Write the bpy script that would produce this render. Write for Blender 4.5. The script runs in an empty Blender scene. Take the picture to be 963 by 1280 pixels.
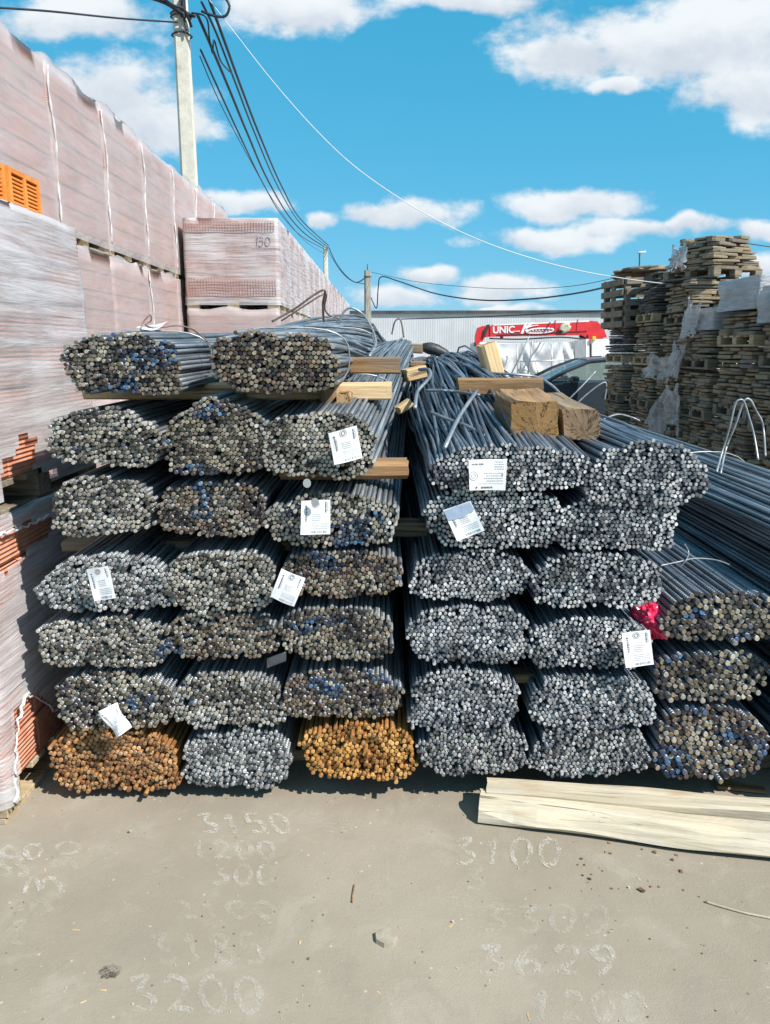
import bpy, math, random
import numpy as np
from mathutils import Vector, Matrix, Euler, noise as mnoise

# ------------------------------------------------------------------ camera, world, sun, exposure
SC = bpy.context.scene
COL = SC.collection
CAM_H, PITCH, FOC = 1.55, math.radians(12.5), 928.0      # focal length in photo pixels (963 x 1280)
SP, CP = math.sin(PITCH), math.cos(PITCH)
cam_d = bpy.data.cameras.new("camera")
cam_d.sensor_fit = 'VERTICAL'; cam_d.sensor_height = 36.0; cam_d.lens = FOC / 1280 * 36.0
cam_d.clip_start = 0.05; cam_d.clip_end = 2000
cam = bpy.data.objects.new("camera", cam_d); COL.objects.link(cam)
cam.location = (0, 0, CAM_H); cam.rotation_euler = (math.pi / 2 - PITCH, 0, 0)
SC.camera = cam

SUN_EL = math.radians(46); SUN_AZ = math.radians(126)     # azimuth from +Y towards +X
sun_dir = Vector((math.sin(SUN_AZ) * math.cos(SUN_EL), math.cos(SUN_AZ) * math.cos(SUN_EL), math.sin(SUN_EL)))
sd = bpy.data.lights.new("sun", 'SUN'); sd.energy = 5.0; sd.angle = math.radians(0.5); sd.color = (1.0, 0.955, 0.89)
sun = bpy.data.objects.new("sun", sd); COL.objects.link(sun)
sun.rotation_euler = sun_dir.to_track_quat('Z', 'Y').to_euler(); sun.location = (8, -6, 12)

SC.view_settings.view_transform = 'Standard'; SC.view_settings.look = 'None'
SC.view_settings.exposure = 0.5; SC.view_settings.gamma = 1.0
SC.view_settings.use_curve_mapping = False
SC.cycles.max_bounces = 6; SC.cycles.diffuse_bounces = 3; SC.cycles.glossy_bounces = 3
SC.cycles.transparent_max_bounces = 12; SC.cycles.transmission_bounces = 4
SC.cycles.use_denoising = True

def ray(px, py):
    u, v = px - 481.5, 640 - py
    return u, FOC * CP + v * SP, -FOC * SP + v * CP
def at(px, py, Y):
    a, b, c = ray(px, py); t = Y / b
    return Vector((a * t, Y, CAM_H + c * t))
def on_x(px, py, X):
    a, b, c = ray(px, py); t = X / a
    return Vector((X, b * t, CAM_H + c * t))
def on_z(px, py, Z=0.0):
    a, b, c = ray(px, py); t = (Z - CAM_H) / c
    return Vector((a * t, b * t, Z))

class NT:
    """small helper round a node tree"""
    def __init__(s, tree):
        s.t = tree
    def n(s, typ, **kw):
        nd = s.t.nodes.new(typ)
        for k, v in kw.items(): setattr(nd, k, v)
        return nd
    def l(s, a, b): s.t.links.new(a, b)
    def _in(s, nd, i, v):
        if v is None: return
        if hasattr(v, 'is_output') or isinstance(v, bpy.types.NodeSocket): s.l(v, nd.inputs[i])
        else: nd.inputs[i].default_value = v
    def math(s, op, a, b=None, c=None, clamp=False):
        nd = s.n('ShaderNodeMath', operation=op); nd.use_clamp = clamp
        s._in(nd, 0, a); s._in(nd, 1, b); s._in(nd, 2, c)
        return nd.outputs[0]
    def vm(s, op, a, b=None, out=0):
        nd = s.n('ShaderNodeVectorMath', operation=op)
        s._in(nd, 0, a); s._in(nd, 1, b)
        return nd.outputs[out]
    def mix(s, f, a, b, blend='MIX'):
        nd = s.n('ShaderNodeMixRGB', blend_type=blend)
        s._in(nd, 0, f); s._in(nd, 1, a); s._in(nd, 2, b)
        return nd.outputs[0]
    def noise(s, vec, scale, detail=4, rough=0.55, dist=0.0):
        nd = s.n('ShaderNodeTexNoise'); nd.inputs['Scale'].default_value = scale
        nd.inputs['Detail'].default_value = detail; nd.inputs['Roughness'].default_value = rough
        nd.inputs['Distortion'].default_value = dist
        if vec is not None: s.l(vec, nd.inputs['Vector'])
        return nd.outputs['Fac']
    def ramp(s, f, lo, hi):
        nd = s.n('ShaderNodeMapRange'); nd.interpolation_type = 'SMOOTHSTEP'
        s._in(nd, 0, f); nd.inputs[1].default_value = lo; nd.inputs[2].default_value = hi
        return nd.outputs[0]
    def map(s, vec, scale=(1, 1, 1), loc=(0, 0, 0), rot=(0, 0, 0)):
        nd = s.n('ShaderNodeMapping'); s.l(vec, nd.inputs[0])
        nd.inputs['Scale'].default_value = scale; nd.inputs['Location'].default_value = loc; nd.inputs['Rotation'].default_value = rot
        return nd.outputs[0]

def rgb(r, g, b):
    f = lambda c: (c / 255 / 12.92) if c / 255 <= 0.04045 else ((c / 255 + 0.055) / 1.055) ** 2.4
    return (f(r), f(g), f(b), 1.0)

# ---- sky: Nishita plus cumulus clouds laid out by direction
W = bpy.data.worlds.new("World"); SC.world = W; W.use_nodes = True
w = NT(W.node_tree); W.node_tree.nodes.clear()
wout = w.n('ShaderNodeOutputWorld'); bg = w.n('ShaderNodeBackground'); w.l(bg.outputs[0], wout.inputs[0])
SKY_STR = 0.05
bg.inputs['Strength'].default_value = SKY_STR
sky = w.n('ShaderNodeTexSky', sky_type='NISHITA'); sky.sun_disc = False
sky.sun_elevation = SUN_EL; sky.sun_rotation = SUN_AZ; sky.air_density = 1.0; sky.dust_density = 0.0; sky.ozone_density = 4.0
tc = w.n('ShaderNodeTexCoord'); d = tc.outputs['Generated']
sep = w.n('ShaderNodeSeparateXYZ'); w.l(d, sep.inputs[0])
ysafe = w.math('MAXIMUM', sep.outputs[1], 0.05)
ca = w.math('DIVIDE', sep.outputs[0], ysafe); ce = w.math('DIVIDE', sep.outputs[2], ysafe)
cmb = w.n('ShaderNodeCombineXYZ'); w.l(ca, cmb.inputs[0]); w.l(ce, cmb.inputs[1]); q = cmb.outputs[0]
CLOUDS = [(100, 22, 115, 42), (140, 120, 118, 62), (205, 150, 70, 48), (375, 8, 105, 38), (600, 0, 130, 20),
          (805, 50, 172, 62), (715, 66, 78, 42), (905, 45, 170, 75), (930, 112, 95, 46), (772, 110, 42, 15), (712, 256, 104, 26), (496, 264, 90, 22),
          (690, 300, 112, 20), (790, 288, 90, 16), (862, 284, 60, 16), (950, 288, 55, 18), (625, 362, 62, 22), (540, 346, 52, 13), (492, 368, 70, 16),
          (396, 276, 26, 16), (305, 256, 56, 18), (945, 338, 42, 20), (620, 388, 60, 8), (-150, 150, 150, 70), (1150, 250, 120, 40), (1120, 60, 120, 60)]
warp = w.n('ShaderNodeTexNoise'); warp.inputs['Scale'].default_value = 9.0; warp.inputs['Detail'].default_value = 3
w.l(q, warp.inputs['Vector'])
wv = w.vm('MULTIPLY', w.vm('SUBTRACT', warp.outputs['Color'], (0.5, 0.5, 0.5)), (0.10, 0.05, 0))
qw = w.vm('ADD', q, wv)
dens = None; low = None
for cx, cy, rx, ry in CLOUDS:
    a, b, c = ray(cx, cy); a0, e0 = a / b, c / b
    a1 = ray(cx + rx, cy)[0] / ray(cx + rx, cy)[1]; cc = ray(cx, cy - ry); e1 = cc[2] / cc[1]
    dv = w.vm('MULTIPLY', w.vm('SUBTRACT', qw, (a0, e0, 0)), (1 / (a1 - a0), 1 / (e1 - e0), 0))
    blob = w.math('SUBTRACT', 1.0, w.vm('LENGTH', dv, out=1))
    sp = w.n('ShaderNodeSeparateXYZ'); w.l(dv, sp.inputs[0])
    if dens is None: dens, low = blob, w.math('MULTIPLY', sp.outputs[1], w.ramp(blob, 0.0, 0.6))
    else:
        dens = w.math('SMOOTH_MAX', dens, blob, 0.12)
        low = w.math('ADD', low, w.math('MULTIPLY', sp.outputs[1], w.ramp(blob, 0.0, 0.6)))
# elsewhere in the sky: the same kind of clouds, from noise on a flat layer
zs = w.math('MAXIMUM', sep.outputs[2], 0.06)
cm2 = w.n('ShaderNodeCombineXYZ'); w.l(w.math('DIVIDE', sep.outputs[0], zs), cm2.inputs[0]); w.l(w.math('DIVIDE', sep.outputs[1], zs), cm2.inputs[1])
layer = w.noise(cm2.outputs[0], 0.9, 5, 0.55)
away = w.math('SUBTRACT', 1.0, w.math('MULTIPLY', w.ramp(sep.outputs[1], 0.35, 0.55), w.ramp(w.math('ABSOLUTE', ca), 0.95, 0.6)))
away = w.math('MAXIMUM', away, w.ramp(ce, 0.62, 0.9))
dens = w.math('MAXIMUM', dens, w.math('SUBTRACT', w.math('MULTIPLY', w.math('MULTIPLY', w.math('SUBTRACT', layer, 0.52), 4.0), away), w.math('SUBTRACT', 1.0, away)))
fine = w.noise(w.map(q, (1, 1.5, 1)), 16.0, 9, 0.62)
fine2 = w.noise(w.map(q, (1, 1.6, 1), (3.1, 1.7, 0)), 7.0, 5, 0.55)
dn = w.math('ADD', dens, w.math('ADD', w.math('MULTIPLY', w.math('SUBTRACT', fine, 0.5), 1.5), w.math('MULTIPLY', w.math('SUBTRACT', fine2, 0.5), 0.9)))
mask = w.ramp(dn, -0.08, 0.52)
mask = w.math('MULTIPLY', mask, w.ramp(sep.outputs[2], 0.0, 0.03))
mask = w.math('MULTIPLY', mask, 0.94)
shade = w.math('ADD', w.math('MULTIPLY', fine2, 0.9), w.math('MULTIPLY', low, 0.34))
shade = w.math('ADD', shade, w.math('MULTIPLY', w.math('SUBTRACT', fine, 0.5), 0.5))
k = 0.80 / SKY_STR
ccol = w.mix(w.ramp(shade, 0.18, 0.66), (0.60 * k, 0.65 * k, 0.72 * k, 1), (0.83 * k, 0.86 * k, 0.88 * k, 1))
sc_ = w.n('ShaderNodeSeparateColor'); w.l(sky.outputs[0], sc_.inputs[0])      # the phone's rendering of a clear sky: saturated cyan
cc_ = w.n('ShaderNodeCombineColor')
for i_, (pw_, mul_) in enumerate(((1.0, 0.78), (0.36, 0.665), (0.34, 0.87))):
    w.l(w.math('MULTIPLY', w.math('POWER', w.math('MULTIPLY', sc_.outputs[i_], SKY_STR), pw_), mul_ / SKY_STR), cc_.inputs[i_])
tint = cc_.outputs[0]
w.l(w.mix(mask, tint, ccol), bg.inputs['Color'])

# ------------------------------------------------------------------ object helpers
def ob(name, mesh, parent=None, loc=(0, 0, 0), rot=(0, 0, 0), scale=None):
    o = bpy.data.objects.new(name, mesh); COL.objects.link(o)
    o.location = loc; o.rotation_euler = rot
    if scale is not None: o.scale = scale
    if parent: o.parent = parent
    return o
def tag(o, label, cat, group=None, kind=None):
    if label: o['label'] = label
    if cat: o['category'] = cat
    if group: o['group'] = group
    if kind: o['kind'] = kind
    return o
def thing(name, label, cat, loc=(0, 0, 0), rz=0.0, group=None):
    o = ob(name, None, None, loc, (0, 0, rz)); o.empty_display_size = 0.1
    return tag(o, label, cat, group)

class MB:
    """collects geometry for ONE mesh"""
    def __init__(s): s.v = []; s.f = []; s.m = []; s.sm = []
    def add(s, vs, fs, mi=0, smooth=False, M=None):
        b = len(s.v)
        s.v += [tuple(M @ Vector(v)) if M is not None else tuple(v) for v in vs]
        for i, f in enumerate(fs):
            s.f.append([b + k for k in f]); s.m.append(mi[i] if isinstance(mi, list) else mi); s.sm.append(smooth)
    def box(s, c, d, ch=0.0, mi=0, M=None):
        hx, hy, hz = d[0] / 2, d[1] / 2, d[2] / 2
        if ch <= 0:
            vs = [(c[0] + x * hx, c[1] + y * hy, c[2] + z * hz) for x in (-1, 1) for y in (-1, 1) for z in (-1, 1)]
            s.add(vs, [(0, 1, 3, 2), (4, 6, 7, 5), (0, 4, 5, 1), (2, 3, 7, 6), (0, 2, 6, 4), (1, 5, 7, 3)], mi, M=M); return
        vs = []; idx = {}
        for x in (-1, 1):
            for y in (-1, 1):
                for z in (-1, 1):
                    for ax in range(3):
                        p = [x * hx, y * hy, z * hz]
                        for k2 in range(3):
                            if k2 != ax: p[k2] -= (x, y, z)[k2] * ch
                        idx[(x, y, z, ax)] = len(vs); vs.append((c[0] + p[0], c[1] + p[1], c[2] + p[2]))
        fs = []
        def quad(l):
            ctr = [sum(vs[i][k2] for i in l) / len(l) - c[k2] for k2 in range(3)]
            a, b, e = Vector(vs[l[0]]), Vector(vs[l[1]]), Vector(vs[l[2]])
            fs.append(l if (b - a).cross(e - a).dot(Vector(ctr)) > 0 else l[::-1])
        for ax in range(3):
            o1, o2 = [k2 for k2 in range(3) if k2 != ax]
            for sgn in (-1, 1):
                l = []
                for p, q2 in ((-1, -1), (1, -1), (1, 1), (-1, 1)):
                    t = [0, 0, 0]; t[ax] = sgn; t[o1] = p; t[o2] = q2; l.append(idx[(*t, ax)])
                quad(l)
        for ax in range(3):
            o1, o2 = [k2 for k2 in range(3) if k2 != ax]
            for p in (-1, 1):
                for q2 in (-1, 1):
                    A = [0, 0, 0]; A[o1] = p; A[o2] = q2; l = []
                    for sgn, f in ((-1, o1), (1, o1), (1, o2), (-1, o2)):
                        t = list(A); t[ax] = sgn; l.append(idx[(*t, f)])
                    quad(l)
        for x in (-1, 1):
            for y in (-1, 1):
                for z in (-1, 1): quad([idx[(x, y, z, 0)], idx[(x, y, z, 1)], idx[(x, y, z, 2)]])
        s.add(vs, fs, mi, M=M)
    def tube(s, pts, r, n=6, mi=0, caps=True, smooth=True):
        pts = [Vector(p) for p in pts]; vs = []; fs = []
        up = Vector((0, 0, 1))
        for i, p in enumerate(pts):
            t = (pts[min(i + 1, len(pts) - 1)] - pts[max(i - 1, 0)]).normalized()
            a = t.cross(up)
            if a.length < 1e-3: a = t.cross(Vector((1, 0, 0)))
            a.normalize(); b = a.cross(t)
            rr = r[i] if isinstance(r, (list, tuple)) else r
            for k2 in range(n):
                an = 2 * math.pi * k2 / n
                vs.append(p + a * (rr * math.cos(an)) + b * (rr * math.sin(an)))
        for i in range(len(pts) - 1):
            for k2 in range(n):
                fs.append((i * n + k2, i * n + (k2 + 1) % n, (i + 1) * n + (k2 + 1) % n, (i + 1) * n + k2))
        if caps:
            fs.append(tuple(range(n - 1, -1, -1))); fs.append(tuple((len(pts) - 1) * n + k2 for k2 in range(n)))
        s.add(vs, fs, mi, smooth)
    def grid(s, P, mi=0, smooth=True, keep=None, flip=False):
        R, C = len(P), len(P[0]); vs = [p for row in P for p in row]; fs = []
        for i in range(R - 1):
            for j in range(C - 1):
                if keep and not keep(i, j): continue
                f = (i * C + j, i * C + j + 1, (i + 1) * C + j + 1, (i + 1) * C + j)
                fs.append(f[::-1] if flip else f)
        s.add(vs, fs, mi, smooth)
    def mesh(s, name, mats):
        me = bpy.data.meshes.new(name); me.from_pydata(s.v, [], s.f)
        for m in (mats if isinstance(mats, (list, tuple)) else [mats]): me.materials.append(m)
        me.polygons.foreach_set('material_index', s.m); me.polygons.foreach_set('use_smooth', s.sm)
        me.update(); return me
def catmull(pts, n=8):
    pts = [Vector(p) for p in pts]; out = []
    for i in range(len(pts) - 1):
        p0, p1, p2, p3 = pts[max(i - 1, 0)], pts[i], pts[i + 1], pts[min(i + 2, len(pts) - 1)]
        for k2 in range(n):
            t = k2 / n
            out.append(0.5 * ((2 * p1) + (p2 - p0) * t + (2 * p0 - 5 * p1 + 4 * p2 - p3) * t * t + (3 * p1 - p0 - 3 * p2 + p3) * t ** 3))
    return out + [pts[-1]]

# ------------------------------------------------------------------ materials
def new_mat(name):
    m = bpy.data.materials.new(name); m.use_nodes = True
    t = NT(m.node_tree); m.node_tree.nodes.clear()
    out = t.n('ShaderNodeOutputMaterial'); b = t.n('ShaderNodeBsdfPrincipled'); t.l(b.outputs[0], out.inputs[0])
    return m, t, b, out
def bump(t, b, h, dist, strength=1.0):
    nd = t.n('ShaderNodeBump'); nd.inputs['Distance'].default_value = dist; nd.inputs['Strength'].default_value = strength
    t.l(h, nd.inputs['Height']); t.l(nd.outputs[0], b.inputs['Normal'])
def pmat(name, c1, c2, scale=8, rough=0.7, metal=0.0, stretch=(1, 1, 1), bmp=0.0, bscale=60, objrand=0.0, lo=0.3, hi=0.7, spec=0.4, c3=None, c3t=(0.6, 0.75)):
    m, t, b, out = new_mat(name)
    co = t.n('ShaderNodeTexCoord').outputs['Object']; oi = t.n('ShaderNodeObjectInfo')
    off = t.vm('ADD', co, t.vm('MULTIPLY', oi.outputs['Random'], (37.0, 11.0, 23.0)))
    v = t.map(off, stretch)
    col = t.mix(t.ramp(t.noise(v, scale, 6, 0.6), lo, hi), (*c1[:3], 1), (*c2[:3], 1))
    if c3 is not None: col = t.mix(t.ramp(t.noise(v, scale * 0.37, 5, 0.65), *c3t), col, (*c3[:3], 1))
    if objrand:
        f = t.math('ADD', 1 - objrand, t.math('MULTIPLY', oi.outputs['Random'], 2 * objrand))
        col = t.mix(1.0, col, f, 'MULTIPLY')
    t.l(col, b.inputs['Base Color']); b.inputs['Roughness'].default_value = rough; b.inputs['Metallic'].default_value = metal
    b.inputs['Specular IOR Level'].default_value = spec
    if bmp: bump(t, b, t.noise(v, bscale, 5, 0.6), bmp)
    return m

def steel(name, c1, c2, rust, rough, metal, objrand=0.28, amount=(0.56, 0.74)):
    m, t, b, out = new_mat(name)
    co = t.n('ShaderNodeTexCoord').outputs['Object']; oi = t.n('ShaderNodeObjectInfo')
    off = t.vm('ADD', co, t.vm('MULTIPLY', oi.outputs['Random'], (3.0, 41.0, 7.0)))
    v = t.map(off, (5, 0.7, 5)); n1 = t.noise(v, 3, 6, 0.65)
    col = t.mix(t.ramp(n1, 0.3, 0.7), (*c1, 1), (*c2, 1))
    col = t.mix(t.math('MULTIPLY', t.ramp(t.noise(t.map(off, (3, 1.2, 3)), 2.0, 6, 0.7), *amount), 0.75), col, (*rust, 1))
    col = t.mix(t.math('MULTIPLY', t.ramp(t.noise(off, 60, 3, 0.7), 0.55, 0.75), 0.35), col, (0.34, 0.34, 0.33, 1))
    f = t.math('ADD', 1 - objrand, t.math('MULTIPLY', oi.outputs['Random'], 2 * objrand))
    t.l(t.mix(1.0, col, f, 'MULTIPLY'), b.inputs['Base Color'])
    t.l(t.math('ADD', rough - 0.12, t.math('MULTIPLY', n1, 0.3)), b.inputs['Roughness']); b.inputs['Metallic'].default_value = metal
    b.inputs['Specular IOR Level'].default_value = 0.5
    sp = t.n('ShaderNodeSeparateXYZ'); t.l(co, sp.inputs[0])      # the rolled ribs
    rib = t.math('SINE', t.math('MULTIPLY', t.math('ADD', sp.outputs[1], t.math('MULTIPLY', sp.outputs[0], 0.7)), 2 * math.pi / 0.013))
    bump(t, b, t.math('ADD', t.math('MULTIPLY', rib, 0.5), t.math('MULTIPLY', t.noise(off, 90, 4, 0.6), 1.0)), 0.0016)
    return m
STEEL = steel('steel_blue_grey', (0.17, 0.185, 0.21), (0.37, 0.395, 0.42), (0.16, 0.11, 0.08), 0.44, 0.72)
STEEL_DARK = steel('steel_mill_scale', (0.105, 0.122, 0.155), (0.31, 0.345, 0.39), (0.14, 0.105, 0.085), 0.42, 0.75)
STEEL_RUST = pmat('steel_rusted', (0.20, 0.075, 0.022), (0.36, 0.17, 0.05), 14, 0.85, 0.0, (4, 1, 4), 0.002, 120, 0.25)
def end_mat():
    m, t, b, out = new_mat('sheared_rod_end')
    oi = t.n('ShaderNodeObjectInfo'); co = t.n('ShaderNodeTexCoord').outputs['Object']
    n1 = t.noise(t.vm('ADD', co, t.vm('MULTIPLY', oi.outputs['Random'], (9.0, 5.0, 7.0))), 130, 3, 0.6)
    f = t.math('ADD', 0.62, t.math('MULTIPLY', n1, 0.75))
    t.l(t.mix(1.0, oi.outputs['Color'], f, 'MULTIPLY'), b.inputs['Base Color'])
    b.inputs['Roughness'].default_value = 0.5; b.inputs['Metallic'].default_value = 0.15
    bump(t, b, n1, 0.002)
    return m
ROD_END = end_mat()
FIXED = {}
def fixed_end(c):
    key = tuple(round(q2, 2) for q2 in c)
    if key not in FIXED: FIXED[key] = pmat('sheared_end_tint', tuple(q2 * .7 for q2 in c), tuple(min(.95, q2 * 1.25) for q2 in c), 90, 0.5, 0.15, bmp=.002)
    return FIXED[key]
WIRE = pmat('tie_wire_steel', (0.22, 0.23, 0.24), (0.42, 0.43, 0.44), 20, 0.45, 0.5)
WIRE_RUST = pmat('rusty_tie_wire', (0.12, 0.07, 0.05), (0.25, 0.2, 0.18), 30, 0.6, 0.3)

def wood(name, c1, c2, stain=None, rough=0.75, grain=70):
    m, t, b, out = new_mat(name)
    co = t.n('ShaderNodeTexCoord').outputs['Object']; oi = t.n('ShaderNodeObjectInfo')
    off = t.vm('ADD', co, t.vm('MULTIPLY', oi.outputs['Random'], (13.0, 7.0, 5.0)))
    g = t.noise(t.map(off, (0.06, 1, 1)), grain, 6, 0.65, 0.4)
    broad = t.noise(t.map(off, (0.25, 1, 1)), 7, 4, 0.55)
    col = t.mix(t.ramp(t.math('ADD', t.math('MULTIPLY', g, 0.6), t.math('MULTIPLY', broad, 0.4)), 0.36, 0.64), (*c1, 1), (*c2, 1))
    ck = t.noise(t.map(off, (0.035, 1, 1)), 16, 3, 0.5, 0.3)
    ckm = t.math('MULTIPLY', t.ramp(t.math('ABSOLUTE', t.math('SUBTRACT', ck, 0.5)), 0.012, 0.002), t.ramp(t.noise(off, 4, 2, 0.5), 0.45, 0.6))
    gy = (c1[0] + c1[1] + c1[2] + c2[0] + c2[1] + c2[2]) / 6
    col = t.mix(t.math('MULTIPLY', t.ramp(t.noise(t.map(off, (0.4, 1, 1)), 9, 5, 0.65), 0.48, 0.7), 0.55), col, (gy * 1.02, gy * .92, gy * .8, 1))
    col = t.mix(t.math('MULTIPLY', ckm, 0.75), col, (c1[0] * .2, c1[1] * .18, c1[2] * .17, 1))
    g = t.math('SUBTRACT', g, t.math('MULTIPLY', ckm, 0.8))
    speck = t.ramp(t.noise(off, 38, 4, 0.7), 0.62, 0.76)
    col = t.mix(t.math('MULTIPLY', speck, 0.45), col, (c1[0] * 0.4, c1[1] * 0.38, c1[2] * 0.35, 1))
    if stain: col = t.mix(t.math('MULTIPLY', t.ramp(t.noise(t.map(off, (0.3, 1, 1)), 5.5, 5, 0.6), 0.56, 0.68), 0.65), col, (*stain, 1))
    f = t.math('ADD', 0.82, t.math('MULTIPLY', oi.outputs['Random'], 0.36))
    t.l(t.mix(1.0, col, f, 'MULTIPLY'), b.inputs['Base Color']); b.inputs['Roughness'].default_value = rough
    b.inputs['Specular IOR Level'].default_value = 0.25
    bump(t, b, g, 0.006, 0.8)
    return m
def endgrain(name, c1, c2):
    m, t, b, out = new_mat(name)
    co = t.n('ShaderNodeTexCoord').outputs['Object']; oi = t.n('ShaderNodeObjectInfo')
    off = t.vm('ADD', co, t.vm('MULTIPLY', oi.outputs['Random'], (0.0, 0.02, 0.03)))
    sp = t.n('ShaderNodeSeparateXYZ'); t.l(t.vm('ADD', off, (0, .012, .03)), sp.inputs[0])
    an = t.math('ARCTAN2', sp.outputs[2], sp.outputs[1])
    rad = t.math('SQRT', t.math('ADD', t.math('MULTIPLY', sp.outputs[1], sp.outputs[1]), t.math('MULTIPLY', sp.outputs[2], sp.outputs[2])))
    cv = t.n('ShaderNodeCombineXYZ'); t.l(an, cv.inputs[0]); t.l(t.math('MULTIPLY', rad, 4.0), cv.inputs[1]); t.l(oi.outputs['Random'], cv.inputs[2])
    ray_ = t.noise(cv.outputs[0], 2.6, 5, 0.6)
    crack = t.ramp(t.math('ABSOLUTE', t.math('SUBTRACT', ray_, 0.5)), 0.016, 0.0)
    ringn = t.math('SINE', t.math('MULTIPLY', t.math('ADD', rad, t.math('MULTIPLY', t.noise(off, 18, 3, 0.5), 0.02)), 900.0))
    wv = t.n('ShaderNodeMath', operation='MULTIPLY_ADD'); t.l(ringn, wv.inputs[0]); wv.inputs[1].default_value = 0.10; wv.inputs[2].default_value = 0.5
    nz = t.noise(off, 45, 5, 0.65)
    col = t.mix(t.math('ADD', t.math('MULTIPLY', wv.outputs[0], 0.4), t.math('MULTIPLY', t.math('ADD', t.math('MULTIPLY', nz, .5), t.math('MULTIPLY', ray_, .5)), 0.6)), (*c1, 1), (*c2, 1))
    col = t.mix(t.math('MULTIPLY', crack, 0.8), col, (c1[0] * .15, c1[1] * .13, c1[2] * .12, 1))
    nz = t.math('SUBTRACT', nz, t.math('MULTIPLY', crack, 3.0))
    t.l(col, b.inputs['Base Color']); b.inputs['Roughness'].default_value = 0.85; b.inputs['Specular IOR Level'].default_value = 0.2
    bump(t, b, nz, 0.004, 0.8)
    return m
W_OCHRE = wood('ochre_sawn_wood', (0.20, 0.112, 0.052), (0.37, 0.225, 0.112)); E_OCHRE = endgrain('ochre_end_grain', (0.20, 0.105, 0.04), (0.38, 0.23, 0.10))
W_GREY = wood('weathered_brown_wood', (0.20, 0.14, 0.085), (0.36, 0.27, 0.175)); E_GREY = endgrain('weathered_end_grain', (0.15, 0.10, 0.06), (0.30, 0.21, 0.13))
W_FRESH = wood('fresh_pine', (0.50, 0.34, 0.17), (0.68, 0.50, 0.29)); E_FRESH = endgrain('fresh_end_grain', (0.34, 0.21, 0.10), (0.56, 0.39, 0.21))
W_PALE = wood('sunbleached_plank', (0.37, 0.315, 0.225), (0.56, 0.49, 0.37), grain=45, stain=(.36, .22, .10)); E_PALE = endgrain('bleached_end_grain', (0.36, 0.27, 0.17), (0.52, 0.43, 0.30))
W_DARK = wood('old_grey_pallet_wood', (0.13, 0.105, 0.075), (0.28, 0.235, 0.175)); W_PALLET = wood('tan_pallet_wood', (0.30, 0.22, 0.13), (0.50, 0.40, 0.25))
W_BARK = wood('waney_bark_edge', (0.07, 0.04, 0.022), (0.26, 0.16, 0.08))

def brick_mat(name, c1, c2):
    m, t, b, out = new_mat(name)
    co = t.n('ShaderNodeTexCoord').outputs['Object']; oi = t.n('ShaderNodeObjectInfo')
    sp = t.n('ShaderNodeSeparateXYZ'); t.l(co, sp.inputs[0])
    fl = t.math('SINE', t.math('MULTIPLY', sp.outputs[2], 2 * math.pi / 0.0155))
    off = t.vm('ADD', co, t.vm('MULTIPLY', oi.outputs['Random'], (13.0, 7.0, 5.0)))
    nz = t.noise(off, 14, 5, 0.6)
    col = t.mix(t.ramp(nz, 0.3, 0.7), (*c1, 1), (*c2, 1))
    f = t.math('ADD', 0.8, t.math('MULTIPLY', oi.outputs['Random'], 0.4))
    t.l(t.mix(1.0, col, f, 'MULTIPLY'), b.inputs['Base Color']); b.inputs['Roughness'].default_value = 0.85
    bump(t, b, t.math('ADD', fl, t.math('MULTIPLY', nz, 1.5)), 0.0022)
    return m
BRICK = brick_mat('fluted_red_ceramic', (0.44, 0.165, 0.095), (0.60, 0.26, 0.165))
BRICK_OR = pmat('bright_orange_ceramic', (0.62, 0.205, 0.035), (0.78, 0.30, 0.06), 12, 0.75, bmp=0.001)

def film_mat(name, col, amin, amax, streak=(1, 1, 14), sc=3.0, rough=0.38, bm=0.02):
    m, t, b, out = new_mat(name)
    co = t.n('ShaderNodeTexCoord').outputs['Object']; oi = t.n('ShaderNodeObjectInfo')
    off = t.vm('ADD', co, t.vm('MULTIPLY', oi.outputs['Random'], (13.0, 7.0, 5.0)))
    v = t.map(off, streak, rot=(0.06, 0.05, 0))
    n1 = t.noise(v, sc, 7, 0.65, 0.5); n2 = t.noise(off, 2.2, 4, 0.5)
    a = t.ramp(t.math('ADD', t.math('MULTIPLY', n1, 0.65), t.math('MULTIPLY', n2, 0.35)), 0.34, 0.64)
    al = t.math('ADD', amin, t.math('MULTIPLY', a, amax - amin))
    b.inputs['Base Color'].default_value = (*col, 1); b.inputs['Roughness'].default_value = rough
    b.inputs['Specular IOR Level'].default_value = 0.55
    t.l(al, b.inputs['Alpha'])
    bump(t, b, t.noise(v, sc * 2.2, 6, 0.65, 0.6), bm, 0.7)
    return m
FILM_WALL = film_mat('pale_wrap_film', (0.62, 0.555, 0.555), 0.44, 0.60, (1, 1, 5), 2.0, bm=0.006)
FILM_WHITE = film_mat('white_stretch_film', (0.66, 0.63, 0.645), 0.28, 0.84, (1, 1, 18), 2.4, bm=0.009)
FILM_SILVER = film_mat('grey_stretch_film', (0.57, 0.545, 0.555), 0.38, 0.90, (1, 1, 12), 1.6, bm=0.007)
FILM_DRAPE = film_mat('torn_clear_film', (0.60, 0.61, 0.63), 0.22, 0.66, (5, 5, 1), 2.9, 0.25, 0.03)
FILM_THICK = film_mat('thick_silver_film', (0.50, 0.51, 0.525), 0.55, 0.96, (1, 1, 9), 2.85, 0.28, 0.04)
FILM_CREASE = film_mat('gathered_film', (0.85, 0.84, 0.85), 0.45, 0.9, (8, 8, 1), 4, 0.3, 0.02)
NET = pmat('pink_net', (0.50, 0.30, 0.26), (0.60, 0.40, 0.35), 20, 0.7)

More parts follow.
